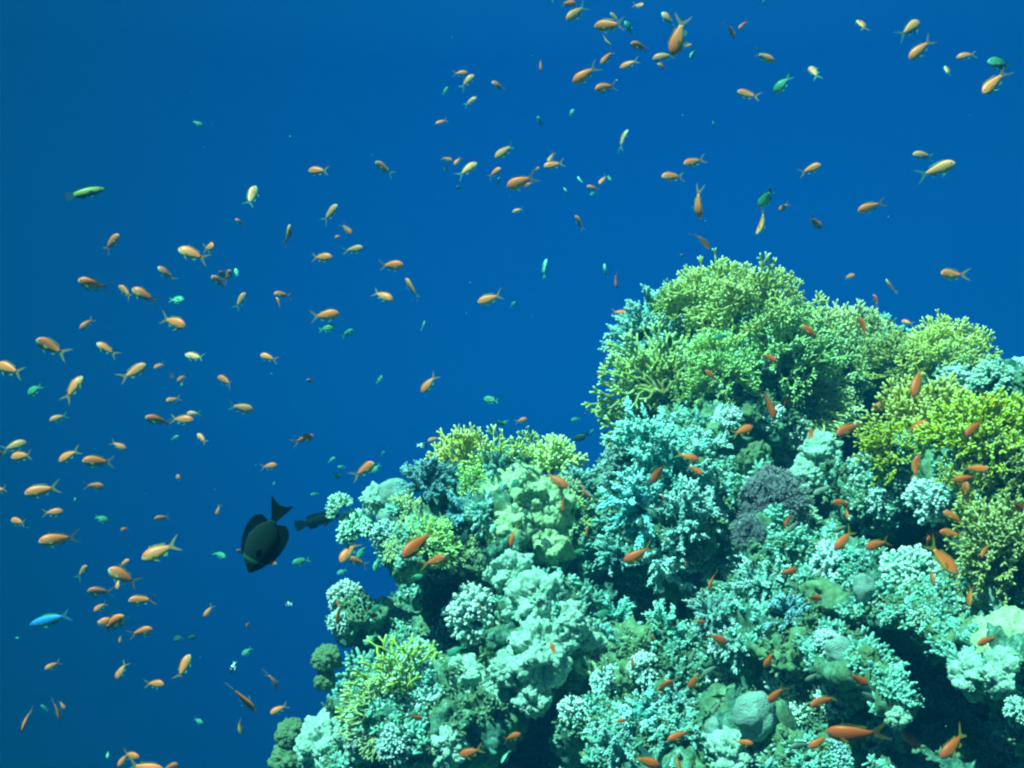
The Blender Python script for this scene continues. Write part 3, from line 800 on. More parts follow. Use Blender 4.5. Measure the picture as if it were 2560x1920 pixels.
def plain_mat(name, col, rough=0.5, trans=0.0):
    m, nt, b = mat_base(name, rough)
    f = noise_tex(nt, 9, 2)
    c = mixc(nt, tuple(x * .8 for x in col), tuple(min(1, x * 1.15) for x in col), f)
    nt.links.new(c, b.inputs["Base Color"])
    if trans: b.inputs["Alpha"].default_value = 1 - trans
    return m
ORANGE = fish_mat('orange_skin', (0.86, 0.19, 0.055), (0.82, 0.22, 0.065), (0.62, 0.36, 0.09), (0.30, 0.58, 0.44))
ORANGE_DEEP = fish_mat('deep_orange_skin', (0.62, 0.10, 0.016), (0.60, 0.12, 0.018), (0.52, 0.21, 0.030), (0.42, 0.18, 0.12))
PALE = fish_mat('pale_orange_skin', (0.74, 0.26, 0.10), (0.66, 0.31, 0.13), (0.48, 0.46, 0.22), (0.40, 0.74, 0.56))
FINY = plain_mat('yellow_fin', (0.34, 0.28, 0.04), trans=.6)
FINB = plain_mat('pale_fin', (0.12, 0.34, 0.16), trans=.6)
GREEN = fish_mat('green_skin', (0.04, 0.26, 0.15), (0.07, 0.44, 0.26), (0.22, 0.66, 0.48), (0.14, 0.55, 0.38))
GREENF = plain_mat('green_fin', (0.05, 0.30, 0.20), trans=.3)
DARK = fish_mat('dark_green_skin', (0.02, 0.07, 0.055), (0.03, 0.13, 0.09), (0.06, 0.20, 0.14), (0.05, 0.16, 0.11))
DARKF = plain_mat('dark_fin', (0.02, 0.07, 0.06), trans=.15)
GREY = fish_mat('grey_skin', (0.12, 0.20, 0.13), (0.14, 0.24, 0.16), (0.22, 0.32, 0.22), (0.18, 0.26, 0.20))
BLACK = plain_mat('black_skin', (0.002, 0.010, 0.010), .9)
WHITE = plain_mat('white_skin', (0.60, 0.90, 0.80))
EYE = plain_mat('eye_dark', (0.02, 0.02, 0.05), .2)
EYEV = plain_mat('eye_violet', (0.16, 0.10, 0.45), .2)
BLUE = fish_mat('fusilier_skin', (0.02, 0.26, 0.62), (0.02, 0.22, 0.75), (0.10, 0.50, 0.60), (0.04, 0.30, 0.85))
BLUEF = plain_mat('fusilier_fin', (0.03, 0.16, 0.24)); BLUEG = plain_mat('fusilier_back', (0.06, 0.36, 0.03))
WRAS = fish_mat('wrasse_skin', (0.16, 0.28, 0.05), (0.30, 0.46, 0.04), (0.06, 0.16, 0.20), (0.16, 0.32, 0.50))
WRASF = plain_mat('wrasse_fin', (0.02, 0.08, 0.14))

def body_ring(xs, up, dn, wd, bend, kk=10, ctr=None):
    """lofted body along X (head at +X); xs from head to tail"""
    n = len(xs); th = np.arange(kk) / kk * 2 * PI
    V = np.zeros((n, kk, 3)); A = np.zeros((n, kk))
    for i in range(n):
        c = np.cos(th); s = np.sin(th)
        z = np.where(c > 0, c * up[i], c * dn[i]); y = s * wd[i]
        cz = 0 if ctr is None else ctr[i]
        V[i, :, 0] = xs[i]; V[i, :, 1] = y + bend * (xs[i] - .30) ** 2; V[i, :, 2] = z + cz
        A[i] = (c + 1) / 2
    F4 = []
    for i in range(n - 1):
        for j in range(kk):
            F4.append((i * kk + j, i * kk + (j + 1) % kk, (i + 1) * kk + (j + 1) % kk, (i + 1) * kk + j))
    V = V.reshape(-1, 3); A = A.ravel(); a = len(V)
    V = np.vstack([V, [[xs[0] + .004, bend * (xs[0] - .30) ** 2, 0 if ctr is None else ctr[0]]], [[xs[-1], bend * (xs[-1] - .30) ** 2, 0]]])
    F3 = [(a, (j + 1) % kk, j) for j in range(kk)] + [(a + 1, (n - 1) * kk + j, (n - 1) * kk + (j + 1) % kk) for j in range(kk)]
    return V, F4, F3, np.append(A, [.4, .5])
def slab(b, pts, th, bend, yoff=0.0, splay=0.0):
    """a thin fin from an outline in the XZ plane"""
    import mathutils
    pts = np.array(pts, float); n = len(pts)
    tri = mathutils.geometry.tessellate_polygon([[Vector((p[0], p[1], 0)) for p in pts]])
    V = []
    for s in (-1, 1):
        for x, z in pts:
            V.append((x, yoff + s * th + bend * (x - .30) ** 2 + splay * abs(z - pts[0][1]), z))
    F3 = [tuple(t) for t in tri] + [tuple(n + i for i in reversed(t)) for t in tri]
    F4 = [(i, (i + 1) % n, n + (i + 1) % n, n + i) for i in range(n)]
    b.add(V, F4, F3, np.full(2 * n, .5))
def fishset(kind, bend, skin, fin, fin2, eye):
    """meshes of one kind: length 1 from snout (+0.5) to tail tips (-0.5)"""
    if kind == 'anthias':
        xs = [.50, .485, .45, .40, .32, .22, .10, -.02, -.12, -.20, -.26]
        up = [.014, .045, .084, .118, .148, .158, .148, .120, .085, .056, .046]
        dn = [.012, .036, .068, .098, .130, .142, .132, .104, .072, .049, .042]
        wd = [.010, .022, .040, .052, .062, .064, .058, .046, .032, .020, .012]
        tail = [(-.24, .045), (-.31, .080), (-.42, .155), (-.55, .205), (-.455, .122), (-.375, .052), (-.345, .0), (-.375, -.045), (-.445, -.112), (-.54, -.188), (-.41, -.142), (-.31, -.074), (-.24, -.040)]
        dors = [(.30, .138), (.25, .182), (.215, .215), (.20, .185), (.10, .190), (.0, .165), (-.10, .150), (-.17, .125), (-.16, .080), (-.10, .080), (.0, .105), (.12, .125), (.22, .130)]
        anal = [(.0, -.095), (-.04, -.145), (-.12, -.165), (-.16, -.120), (-.15, -.058), (-.08, -.072)]
        pelv = [(.24, -.115), (.20, -.165), (.08, -.225), (.13, -.165), (.17, -.118)]
        pect = [(.26, -.03), (.17, -.01), (.11, -.045), (.14, -.085), (.22, -.075)]
        ez, ex, er = .030, .405, .020
    elif kind == 'chromis':
        xs = [.50, .48, .44, .37, .27, .15, .03, -.08, -.17, -.24]
        up = [.012, .045, .088, .132, .165, .172, .150, .108, .064, .045]
        dn = [.010, .040, .082, .128, .165, .170, .145, .100, .058, .042]
        wd = [.010, .026, .044, .058, .066, .064, .052, .038, .024, .013]
        tail = [(-.22, .045), (-.34, .110), (-.50, .165), (-.42, .07), (-.37, .0), (-.42, -.065), (-.50, -.155), (-.34, -.105), (-.22, -.042)]
        dors = [(.30, .150), (.20, .205), (.05, .205), (-.08, .185), (-.16, .150), (-.14, .075), (-.04, .115), (.10, .155)]
        anal = [(.05, -.135), (-.02, -.190), (-.12, -.170), (-.14, -.075), (-.05, -.105)]
        pelv = [(.24, -.155), (.18, -.205), (.08, -.235), (.14, -.160)]
        pect = [(.25, -.02), (.15, .0), (.09, -.04), (.13, -.08), (.21, -.07)]
        ez, ex, er = .040, .40, .024
    elif kind == 'fusilier':
        xs = [.50, .47, .41, .32, .20, .06, -.08, -.20, -.29]
        up = [.010, .034, .062, .088, .104, .104, .085, .052, .024]
        dn = [.010, .032, .060, .088, .104, .100, .078, .046, .022]
        wd = [.010, .022, .036, .048, .054, .052, .042, .026, .012]
        tail = [(-.27, .022), (-.36, .075), (-.50, .150), (-.42, .06), (-.36, .0), (-.42, -.06), (-.50, -.145), (-.36, -.072), (-.27, -.022)]
        dors = [(.20, .100), (.12, .130), (.0, .125), (-.16, .090), (-.20, .055), (-.05, .088), (.08, .10)]
        anal = [(.0, -.088), (-.05, -.120), (-.18, -.085), (-.20, -.05), (-.08, -.075)]
        pelv = [(.20, -.10), (.14, -.135), (.06, -.15), (.12, -.10)]
        pect = [(.27, -.02), (.17, .0), (.10, -.04), (.19, -.05)]
        ez, ex, er = .018, .42, .018
    elif kind == 'wrasse':
        xs = [.50, .47, .41, .32, .20, .06, -.08, -.20, -.28]
        up = [.014, .044, .076, .102, .118, .118, .104, .080, .066]
        dn = [.012, .038, .066, .092, .108, .110, .096, .074, .060]
        wd = [.012, .028, .042, .054, .060, .058, .046, .032, .016]
        tail = [(-.26, .066), (-.36, .105), (-.48, .125), (-.50, .0), (-.47, -.12), (-.36, -.10), (-.26, -.06)]
        dors = [(.27, .11), (.20, .150), (.0, .165), (-.16, .160), (-.24, .12), (-.20, .078), (.0, .11), (.14, .115)]
        anal = [(.02, -.105), (-.05, -.150), (-.20, -.150), (-.22, -.075), (-.08, -.095)]
        pelv = [(.24, -.10), (.18, -.155), (.10, -.17), (.16, -.105)]
        pect = [(.25, -.02), (.15, .0), (.08, -.05), (.18, -.07)]
        ez, ex, er = .035, .40, .017
    elif kind == 'surgeon':
        xs = [.50, .485, .45, .40, .33, .24, .13, .02, -.08, -.16, -.21, -.25]
        up = [.022, .046, .086, .145, .200, .236, .250, .242, .206, .145, .072, .038]
        dn = [.024, .046, .082, .134, .186, .222, .238, .230, .198, .136, .068, .036]
        wd = [.016, .026, .040, .052, .062, .068, .068, .060, .046, .030, .020, .014]
        tail = [(-.23, .040), (-.32, .085), (-.44, .150), (-.53, .190), (-.475, .090), (-.455, .0), (-.475, -.085), (-.53, -.180), (-.43, -.140), (-.32, -.080), (-.23, -.038)]
        dors = [(.34, .205), (.26, .275), (.14, .325), (.0, .345), (-.12, .335), (-.20, .295), (-.25, .215), (-.225, .110), (-.20, .070), (-.10, .200), (.05, .260), (.20, .245)]
        anal = [(.26, -.225), (.14, -.300), (.0, -.325), (-.12, -.315), (-.20, -.275), (-.25, -.195), (-.22, -.095), (-.20, -.065), (-.10, -.190), (.05, -.240)]
        pelv = [(.30, -.205), (.26, -.265), (.20, -.270), (.23, -.215)]
        pect = [(.27, -.01), (.17, .02), (.10, -.04), (.20, -.08)]
        ez, ex, er = .075, .385, .016
    out = {}
    b = Bag(); b.add(*body_ring(xs, up, dn, wd, bend)); out['body'] = b.mesh(kind + "_body", skin)
    for nm, pts, mt in (('tail_fin', tail, fin), ('dorsal_fin', dors, fin), ('anal_fin', anal, fin2)):
        f = Bag(); slab(f, pts, .004, bend); out[nm] = f.mesh(nm, mt, False)
    for s in (-1, 1):
        f = Bag(); slab(f, pelv, .003, bend, s * .022, s * .28); out['pelvic_fin' + str(s)] = f.mesh('pelvic_fin', fin2, False)
        f = Bag(); P = np.array(pect); f_pts = [(p[0], p[1]) for p in pect]
        slab(f, f_pts, .003, bend, s * .058, 0.0)
        V = f.V[0]; V[:, 1] += s * (.26 - V[:, 0]) * .55; out['pectoral_fin' + str(s)] = f.mesh('pectoral_fin', fin2, False)
        import bmesh
        bm = bmesh.new(); bmesh.ops.create_icosphere(bm, subdivisions=2, radius=er)
        yw = np.interp(-ex, -np.array(xs), wd) * .86
        for v in bm.verts: v.co = Vector((v.co.x, v.co.y * .55, v.co.z)) + Vector((ex, s * yw + bend * (ex - .3) ** 2, ez))
        me = bpy.data.meshes.new('eye'); bm.to_mesh(me); bm.free(); me.materials.append(eye); out['eye' + str(s)] = me
    # one-mesh version for fish too small to show parts
    one = Bag(); mats = []; idx = []
    vs, fs, at_ = [], [], []
    keys = list(out)
    for mtk in keys:
        me = out[mtk]; V = np.empty(len(me.vertices) * 3); me.vertices.foreach_get("co", V)
        base = sum(len(v) for v in vs); vs.append(V.reshape(-1, 3))
        a = np.full(len(me.vertices), .5)
        if "tip" in me.attributes: me.attributes["tip"].data.foreach_get("value", a)
        at_.append(a)
        m0 = me.materials[0]
        if m0 not in mats: mats.append(m0)
        for p in me.polygons: fs.append([base + i for i in p.vertices]); idx.append(mats.index(m0))
    me = bpy.data.meshes.new(kind); me.from_pydata(np.concatenate(vs).tolist(), [], fs); me.update()
    a = me.attributes.new("tip", 'FLOAT', 'POINT'); a.data.foreach_set("value", np.concatenate(at_).astype(np.float32))
    for m_ in mats: me.materials.append(m_)
    me.polygons.foreach_set("material_index", np.array(idx, np.int32)); me.polygons.foreach_set("use_smooth", np.full(len(idx), True))
    out['whole'] = me
    return out
SETS = {}
def fs(kind, skin, fin, fin2, eye, bend):
    k = (kind, skin.name, bend)
    if k not in SETS: SETS[k] = fishset(kind, bend, skin, fin, fin2, eye)
    return SETS[k]
BENDS = (-.55, -.2, 0.0, .2, .55)

TILES = {'A': (0, 320, .2893), 'B': (0, 800, .2893), 'C': (0, 1280, .3858), 'D': (640, 160, .2893), 'E': (640, 640, .3858), 'S': (560, 1200, .1507), 'F': (0, 0, K),
 'G1': (1040, 0, .2532), 'G2': (1560, 0, .226), 'G3': (2040, 0, .2351), 'G4': (1060, 350, .2532), 'G5': (1600, 360, .226), 'G6': (2060, 360, .226),
 'H1': (1440, 600, .2893), 'H2': (1920, 640, .2893), 'H3': (760, 1040, .2893), 'H4': (660, 1440, .2893), 'H5': (1300, 1040, .2893), 'H6': (1920, 1040, .2893), 'H7': (1280, 1440, .2893), 'H8': (1920, 1440, .2893)}
# snout x,y then tail x,y in a tile's own pixels; then the kind:
# o orange, p pale orange, g green, d dark green, y grey, w black and white; +s seen nearly end on, +t seen along its back, +b body bent, +f far off
DATA = """
A 2200 500 2145 700 p|A 2040 790 2110 850 of|A 1035 925 890 1060 o|A 1540 1045 1790 1130 o|A 1870 1035 1760 1030 os|A 1375 1205 1505 1315 o|A 1840 1285 1945 1385 o|A 1910 1245 1945 1310 os|A 2010 1240 1945 1300 os|A 2030 1210 2060 1290 gf
A 690 1320 930 1400 o|A 1025 1365 1160 1465 o|A 1140 1390 1350 1500 o|A 1595 1480 1450 1485 g|A 2115 1425 2040 1565 p|A 1610 1720 1385 1635 o|F 176 711 200 686 o|F 438 272 416 260 gf
B 340 175 560 300 o|B 835 200 1010 300 o|B 1600 300 1780 340 p|B -40 385 210 465 o|B 225 645 365 560 g|B 690 490 570 690 o|B 1255 385 1060 520 o|B 1325 415 1430 375 of|B 1525 530 1620 475 of|B 1495 510 1480 440 of|B 1565 580 1575 530 gf
B 1875 495 2040 555 o|B 1460 700 1530 680 os|B 2180 780 1980 735 p|B 435 870 575 820 p|B 1275 840 1465 900 o|B 1670 865 1460 850 o|B 1610 810 1730 805 pf|B 1545 1000 1480 1030 gf|B 1700 985 1790 1060 of
B 205 1060 30 1120 p|B 90 1190 300 1160 o|B -90 1150 75 1170 o|B 500 1225 680 1115 o|B 1085 1120 960 1050 of|B 730 1215 970 1230 o|B 1510 1365 1600 1350 os|B 230 1500 510 1440 o|B 890 1440 730 1425 o|B -80 1490 75 1450 o|B 650 1535 640 1590 gf|B 1870 1690 1890 1600 o
C 65 55 180 70 o|C 400 0 280 5 o|C 700 60 610 25 g|C 1005 45 1095 25 o|C 780 125 840 95 of|C 265 190 490 165 o|C 930 300 1150 205 o|C 1470 290 1380 260 g|C 710 370 890 470 o|C 835 310 770 355 o|C 765 500 758 425 o|C 570 345 500 430 p|C 575 510 730 520 o|C 845 570 1000 565 o
C 615 640 695 585 o|C 815 665 645 790 o|C 655 705 820 735 o|C 625 715 670 725 os|C 985 760 840 790 o|C 125 815 95 815 gf|C 775 855 780 800 of|C 1120 830 1200 800 df|C 1215 825 1295 790 df|C 1325 680 1375 605 o|C 1595 745 1625 705 of|C 1565 935 1630 875 g|C 1500 1040 1520 965 w|C 300 1015 385 975 of|C 760 1080 810 975 o|C 1220 935 1160 1080 o|C 1068 1110 940 1115 o
C 1640 1300 1505 1110 ot|C 140 1420 190 1270 ot|C 388 1350 360 1210 ot|C 420 1280 385 1225 o|C 265 1250 315 1285 gf|C 1320 1362 1245 1345 gf|C 1565 1438 1540 1340 ot|C 700 1595 695 1550 gf|C 910 1580 780 1580 o|C 775 1645 830 1560 o|C 1060 1690 825 1640 o|C 1140 1660 1050 1660 os
D 450 915 630 930 o|D 1040 855 1175 950 p|D 705 1225 575 1360 p|D 290 1385 285 1560 ot|D 825 1470 740 1380 of|D 680 1500 735 1485 os|D 925 1590 760 1615 p|E 495 10 350 5 o|D 1880 90 1770 200 p|D 1830 80 1700 80 o|D 1660 200 1610 265 gf|D 1905 290 1795 355 p|D 1555 520 1650 485 o|D 2040 160 2150 215 o|D 1695 830 1595 815 o|D 1715 875 1770 800 o|D 1640 930 1635 870 gf|D 1905 850 1745 970 p|D 1745 1060 1755 1095 os|D 2115 905 2000 975 o|D 2105 975 2085 1075 gft
E 955 62 800 60 o|E 120 245 225 255 o|E 130 268 180 345 pt|E 535 375 355 395 o|E 512 455 400 478 g|E 632 478 550 520 g|E 885 285 750 225 o|E 970 145 1055 280 pt|E 1440 300 1600 255 o|G4 905 1595 850 1650 gf|E 1095 420 1075 485 gft|E 25 640 135 675 o|E 335 805 375 818 os|E 820 775 780 825 gf|E 1075 885 1165 765 o|E 1475 925 1580 938 g|E 375 1165 245 1200 o|E 135 1355 30 1370 o|E 770 1340 640 1425 o|E 745 1410 800 1345 gf|E 515 1305 465 1335 gf|E 530 1365 580 1368 g|E 545 1440 490 1392 gf|E 835 1265 805 1290 gf|E 110 1490 120 1460 gf|E 355 1550 405 1535 g|E 1112 1225 1037 1225 w|E 1115 1200 1195 1175 p|E 1610 1098 1540 1060 g|E 1590 1095 1640 1060 gf
S 235 1150 330 1240 os|S 870 1410 720 1310 o|S 1140 1375 1420 1305 g
G1 1575 20 1420 55 o|G1 1490 205 1690 35 p|G1 1920 130 2000 215 p|G1 1775 240 2070 260 o|G1 2060 215 2150 330 gf|G1 1920 445 1805 345 otb|G1 1830 620 1955 510 o|G1 1235 700 1215 585 ot|G1 1560 805 1775 665 o|G1 1770 895 1980 830 o|G1 2020 660 2195 600 o|G1 1200 1150 1245 1255 gft|G1 1560 1075 1510 1145 gf|G1 2090 1280 1975 1460 pt|G1 785 1540 985 1440 p|G1 1305 1605 1360 1510 o|G1 1265 1645 1460 1610 o|G1 1345 -15 1350 25 gf
G2 205 75 130 50 os|G2 425 135 550 290 p|G2 560 600 650 190 oL|G2 750 490 650 530 o|G2 740 645 775 540 gf|G2 75 490 280 545 o|G2 325 645 550 605 p|G2 370 710 480 765 of|G2 1220 420 1165 240 otb|G2 1270 325 1355 230 o|G2 1550 -5 1525 105 gft|G2 1670 670 1440 590 p|G2 2090 710 2120 870 ps|G2 1260 1010 1490 1090 o|G2 1670 1015 1835 835 g|G2 985 1340 1005 1455 gft
G3 470 190 500 320 os|G3 1120 210 885 395 p|G3 1005 620 1225 420 o|G3 1510 605 1690 570 of|G3 1815 660 2115 680 g|G3 1405 690 1375 810 ps|G3 1770 1000 2010 770 o|G4 825 455 1085 370 o|G4 995 465 1075 410 o|G4 1135 285 1090 300 os|G4 1520 355 1570 460 gft|G4 1380 470 1455 570 gft|G4 1610 460 1730 490 o|G4 1730 440 1800 350 o|G4 1640 555 1690 500 gf|G4 1845 400 1810 345 gf|G4 875 710 980 680 pf|G4 1495 750 1585 885 pt|G4 1210 1170 1145 1355 gt|G4 1780 1220 1780 1370 gft|G4 1905 1465 1880 1300 ot
G5 480 235 710 160 o|G5 240 365 495 350 o|G5 675 815 578 505 ot|G5 765 1150 620 955 ot|G5 445 1235 505 1260 os|G5 1325 690 1475 485 g|G5 1555 725 1635 660 os|G5 1300 995 1430 745 otb|G5 2010 925 1845 800 o|G5 1985 240 1780 320 o|G6 990 110 1220 140 p|G6 1412 230 1070 345 p|G6 385 740 650 640 o|G6 1270 1440 1560 1455 o|G6 340 1445 210 1495 o|G6 680 1500 795 1660 ot
H1 920 510 1000 580 o|H1 445 635 318 615 o|H1 205 1195 270 1050 o|H1 1120 1125 1205 1205 o|H1 1730 1045 1590 980 o|H1 1950 745 2110 860 o|H1 1710 1550 1640 1255 ot|H1 1805 1440 1820 1350 ot|H1 1535 1615 1340 1680 o|H1 1545 555 1440 570 g|H1 1390 600 1485 635 g|H1 1240 650 1345 610 g|H1 1195 850 1310 820 g|H1 1740 685 1865 645 g|H1 1950 700 2000 720 gs|H1 2045 680 2000 640 g|H1 750 745 810 760 g|H1 840 835 760 820 g|H1 2020 1150 2120 1110 g|H1 1210 590 1250 550 gs|H1 1670 580 1690 630 g|H1 1865 905 1910 930 gs|H1 70 1500 95 1515 os|H1 450 1575 575 1590 d
H5 440 42 525 15 g
H2 910 335 965 440 ot|H2 790 530 870 700 ot|H2 1170 560 1230 580 os|H2 1245 1215 1340 945 o|H2 910 1340 1055 1225 o|H2 2035 1310 1830 1215 o|H2 1405 1445 1160 1515 o|H2 1430 1470 1520 1480 os|H2 1700 1555 1870 1410 o|H2 580 1545 810 1440 o|H2 900 1478 755 1380 o|H2 390 1625 365 1465 o|H2 2045 1450 2085 1480 os|H2 570 1660 625 1560 o
H3 865 1205 1120 995 o|H3 1225 1215 1040 1290 ob|H3 325 1255 455 1085 o|H3 385 1225 545 1295 o|H3 460 1225 525 1115 g|H3 610 1345 650 1200 g|H3 285 1365 370 1325 g|H3 1030 1385 915 1385 g|H3 2035 340 2165 240 d|H3 1790 620 1885 520 g|H3 1880 890 1950 735 d|H3 1645 385 1710 305 d|H3 1790 1145 1780 945 otb|H3 1925 25 1825 50 o|H3 280 1595 305 1655 o|H3 1375 1120 1410 950 d|H3 1960 1020 2055 955 d|H3 2140 1135 2015 1045 d
H4 635 415 630 215 otb|H4 530 685 645 640 o|H4 105 985 70 800 ot|H4 60 1185 200 1115 o|H4 165 235 248 240 w|H4 275 1500 200 1405 o|H4 1365 1245 1245 1195 o|H4 925 305 1030 230 g|H4 870 585 975 500 g|H4 1580 690 1735 600 g|H4 1860 235 1885 335 ot|H4 1890 525 1905 385 gt|H4 2000 350 2020 275 gt|H4 2215 1370 2065 1405 ob|H4 1695 1565 1880 1485 o|H4 2010 1545 1885 1470 gtb|H4 2050 1615 2105 1495 gt|H4 2190 1635 2100 1675 o
H5 405 615 215 490 o|H5 605 705 480 585 otb|H5 372 840 348 705 ot|H5 575 1030 570 945 ot|H5 1150 580 1260 390 o|H5 1545 385 1360 315 o|H5 1570 500 1440 425 o|H5 1240 725 1240 660 ot|H5 905 1265 1125 1135 o|H5 1185 875 1065 775 d|H5 1060 985 1030 855 d|H5 485 795 510 735 g|H5 465 205 605 155 d|H5 605 150 640 105 g|H5 1150 585 1010 580 d|H5 1120 500 1210 405 d|H5 475 1190 580 1135 g|H5 1625 1495 1685 1335 ot|H5 1430 1305 1440 1240 of|H5 1045 60 930 55 d|H5 1600 855 1650 800 d|H5 700 650 780 560 d
H6 1305 345 1240 550 ob|H6 1880 462 1690 450 o|H6 1620 560 1800 525 o|H6 1700 570 1715 815 otb|H6 555 745 730 760 o|H6 680 885 680 790 ot|H6 150 955 200 835 o|H6 575 1150 760 985 o|H6 865 1150 1040 1060 o|H6 1520 830 1695 925 o|H6 1500 1010 1285 1085 o|H6 1480 1000 1670 1030 ob|H6 1605 1355 1390 1105 o|H6 1425 1460 1412 1300 ot|H6 1740 1645 1755 1465 ot|H6 1830 1215 1915 1105 o|H6 2215 830 2085 725 o|H6 260 1335 90 1370 ob|H6 470 1590 295 1550 o|H6 400 495 425 415 o|H6 195 320 300 330 y|H6 305 330 490 245 y|H6 415 410 610 395 y|H6 365 510 495 535 y|H6 390 675 570 595 y|H6 200 450 125 270 y|H6 570 995 700 940 y|H6 165 1005 285 890 y
H7 725 335 880 310 g|H7 1860 590 1685 490 o|H7 1670 405 1570 385 o|H7 1195 510 1240 560 o|H7 1050 820 1028 665 ot|H7 335 580 375 690 o|H7 1385 905 1220 985 ob|H7 1540 985 1600 835 o|H7 980 1250 875 1255 o|H7 1345 1405 1565 1355 o|H7 2075 1440 1910 1440 o|H7 1275 1655 1040 1550 o|H7 1450 1670 1410 1530 ot|H7 1530 730 1600 600 y|H7 1650 860 1785 755 y|H7 1480 1220 1500 1120 y|H7 1720 1180 1815 1075 y|H7 245 470 250 370 gt|H7 180 555 165 450 gt
H8 865 945 675 825 o|H8 20 1105 140 935 o|H8 360 1115 585 1035 o|H8 540 1385 985 1375 o|H8 360 1490 530 1380 o|H8 1175 1370 1340 1510 o|H8 1490 1565 1745 1355 o|H8 1810 590 1980 515 o|H8 330 910 455 835 y|H8 920 1075 750 975 y|H8 -20 800 40 650 o|H8 190 1480 400 1430 y
"""
FISH = []          # object, head px, tail px (2560 photo), kind, group, size word
def orient(dx, dz, s, roll, flip, back=''):
    X = Vector((dx * math.sqrt(1 - s * s), s, dz * math.sqrt(1 - s * s))).normalized()
    Yc = Vector((0, -1, 0))                       # the flank faces the camera
    Yc = (Yc - X * Yc.dot(X)).normalized()
    Z = X.cross(Yc)
    if (Z.z < 0 and not flip) or (Z.z >= 0 and flip): Z = -Z
    if back and (Z.x > 0) != (back == 'R'): Z = -Z
    Yv = Z.cross(X)
    m = Matrix((X, Yv, Z)).transposed()
    return m @ Matrix.Rotation(roll, 3, 'X')
R_ = random.Random(5)
KIND = {'o': ('anthias_fish', 'orange', 'anthias'), 'p': ('anthias_fish', 'pale orange', 'anthias'), 'g': ('green_damselfish', 'green', 'chromis'), 'd': ('dark_damselfish', 'dark green', 'chromis'), 'y': ('cardinalfish', 'grey', 'anthias'), 'w': ('two_tone_damselfish', 'black and white', 'chromis')}
GROUPS = {'o': 'anthias schooling round the reef', 'p': 'anthias schooling round the reef', 'g': 'green damselfish round the reef', 'd': 'dark damselfish among the corals', 'y': 'grey fish sheltering in the recesses', 'w': 'black and white damselfish by the reef'}
def add_fish(tile, hx, hy, tx, ty, code):
    x0, y0, sc = TILES[tile]
    h = (x0 + hx * sc, y0 + hy * sc); t = (x0 + tx * sc, y0 + ty * sc)
    k = code[0]; L_px = math.hypot(h[0] - t[0], h[1] - t[1])
    mx, my = (h[0] + t[0]) / 2, (h[1] + t[1]) / 2
    s = R_.choice((-1, 1)) * R_.uniform(.05, .45)
    if 's' in code: s = -R_.uniform(.78, .88) if R_.random() < .75 else R_.uniform(.7, .8)
    Lr = {'o': .098, 'p': .095, 'g': .075, 'd': .085, 'y': .090, 'w': .070}[k] * R_.uniform(.85, 1.15)
    if 'f' in code: Lr *= 1.35
    c = math.sqrt(1 - s * s)
    y = min(7.5, max(1.9, FOC * Lr * c / L_px))
    p, n = hit(mx / K, my / K)
    lim = 99
    for q in ((mx, my), h, t):
        p, n = hit(q[0] / K, q[1] / K)
        if p is not None: lim = min(lim, p.y)
    if lim < 99:
        gap = .22 if k in 'op' else .17
        if k == 'y': gap = .08
        y = min(y, lim - gap) if k != 'y' else lim - gap
    Lr = L_px * y / FOC / c * (1.04 if k in 'opy' else 1.0)
    a, b_ = at(h[0], h[1], y), at(t[0], t[1], y)
    d = (a - b_); dx, dz = d.x, d.z; nn = math.hypot(dx, dz); dx /= nn; dz /= nn
    roll = R_.gauss(0, .15)
    if 't' in code: roll = R_.choice((-1, 1)) * R_.uniform(.95, 1.3)
    flip = abs(dx) < .35 and R_.random() < .35
    bend = R_.choice((-.4, -.2, 0.0, .2, .4))
    if 'b' in code: bend = R_.choice((-.55, .55))
    onreef = lim < 99
    if k == 'o': st = fs('anthias', ORANGE_DEEP if onreef else ORANGE, FINY, FINB if not onreef else FINY, EYEV if onreef else EYE, bend)
    elif k == 'p': st = fs('anthias', PALE, FINB, FINB, EYE, bend)
    elif k == 'g': st = fs('chromis', GREEN, GREENF, GREENF, EYE, bend)
    elif k == 'd': st = fs('chromis', DARK, DARKF, DARKF, EYE, bend)
    elif k == 'y': st = fs('anthias', GREY, DARKF, DARKF, EYEV, bend)
    else: st = two_tone()
    nm = KIND[k][0]
    place_fish(nm, st, (a + b_) / 2, orient(dx, dz, s, roll, flip, 'L' if 'L' in code else 'R' if 'R' in code else ''), Lr, L_px > 62 or (L_px > 40 and onreef and k == 'o'), h, t, k, 'bend' if 'b' in code else '', onreef)
def place_fish(nm, st, loc, m3, L, parts, h, t, k, extra, onreef):
    o = link(nm, st['body'] if parts else st['whole'])
    o.location = loc; o.rotation_mode = 'QUATERNION'; o.rotation_quaternion = m3.to_quaternion(); o.scale = (L, L * 1.1, L * ((1.06 if onreef else 1.14) * R_.uniform(.93, 1.08) if k in 'opgd' else 1.0))
    if parts:
        for key in ('tail_fin', 'dorsal_fin', 'anal_fin', 'pelvic_fin-1', 'pelvic_fin1', 'pectoral_fin-1', 'pectoral_fin1', 'eye-1', 'eye1'):
            c = link(key.rstrip('-1'), st[key], o)
        for key in ('tail_bar', 'mouth'):
            if key in st: link(key, st[key], o)
    FISH.append((o, h, t, k, extra, onreef))
    return o
_tt = {}
def two_tone():
    if 'a' not in _tt:
        st = fishset('chromis', 0.0, BLACK, WHITE, WHITE, EYE)
        me = st['whole']; wi = [i for i, m in enumerate(me.materials) if m == WHITE][0]
        for p in me.polygons:
            if p.center.x < .06: p.material_index = wi
        _tt['a'] = st
    return _tt['a']
for row in DATA.strip().replace('\n', '|').split('|'):
    f = row.split()
    add_fish(f[0], *[float(v) for v in f[1:5]], f[5])

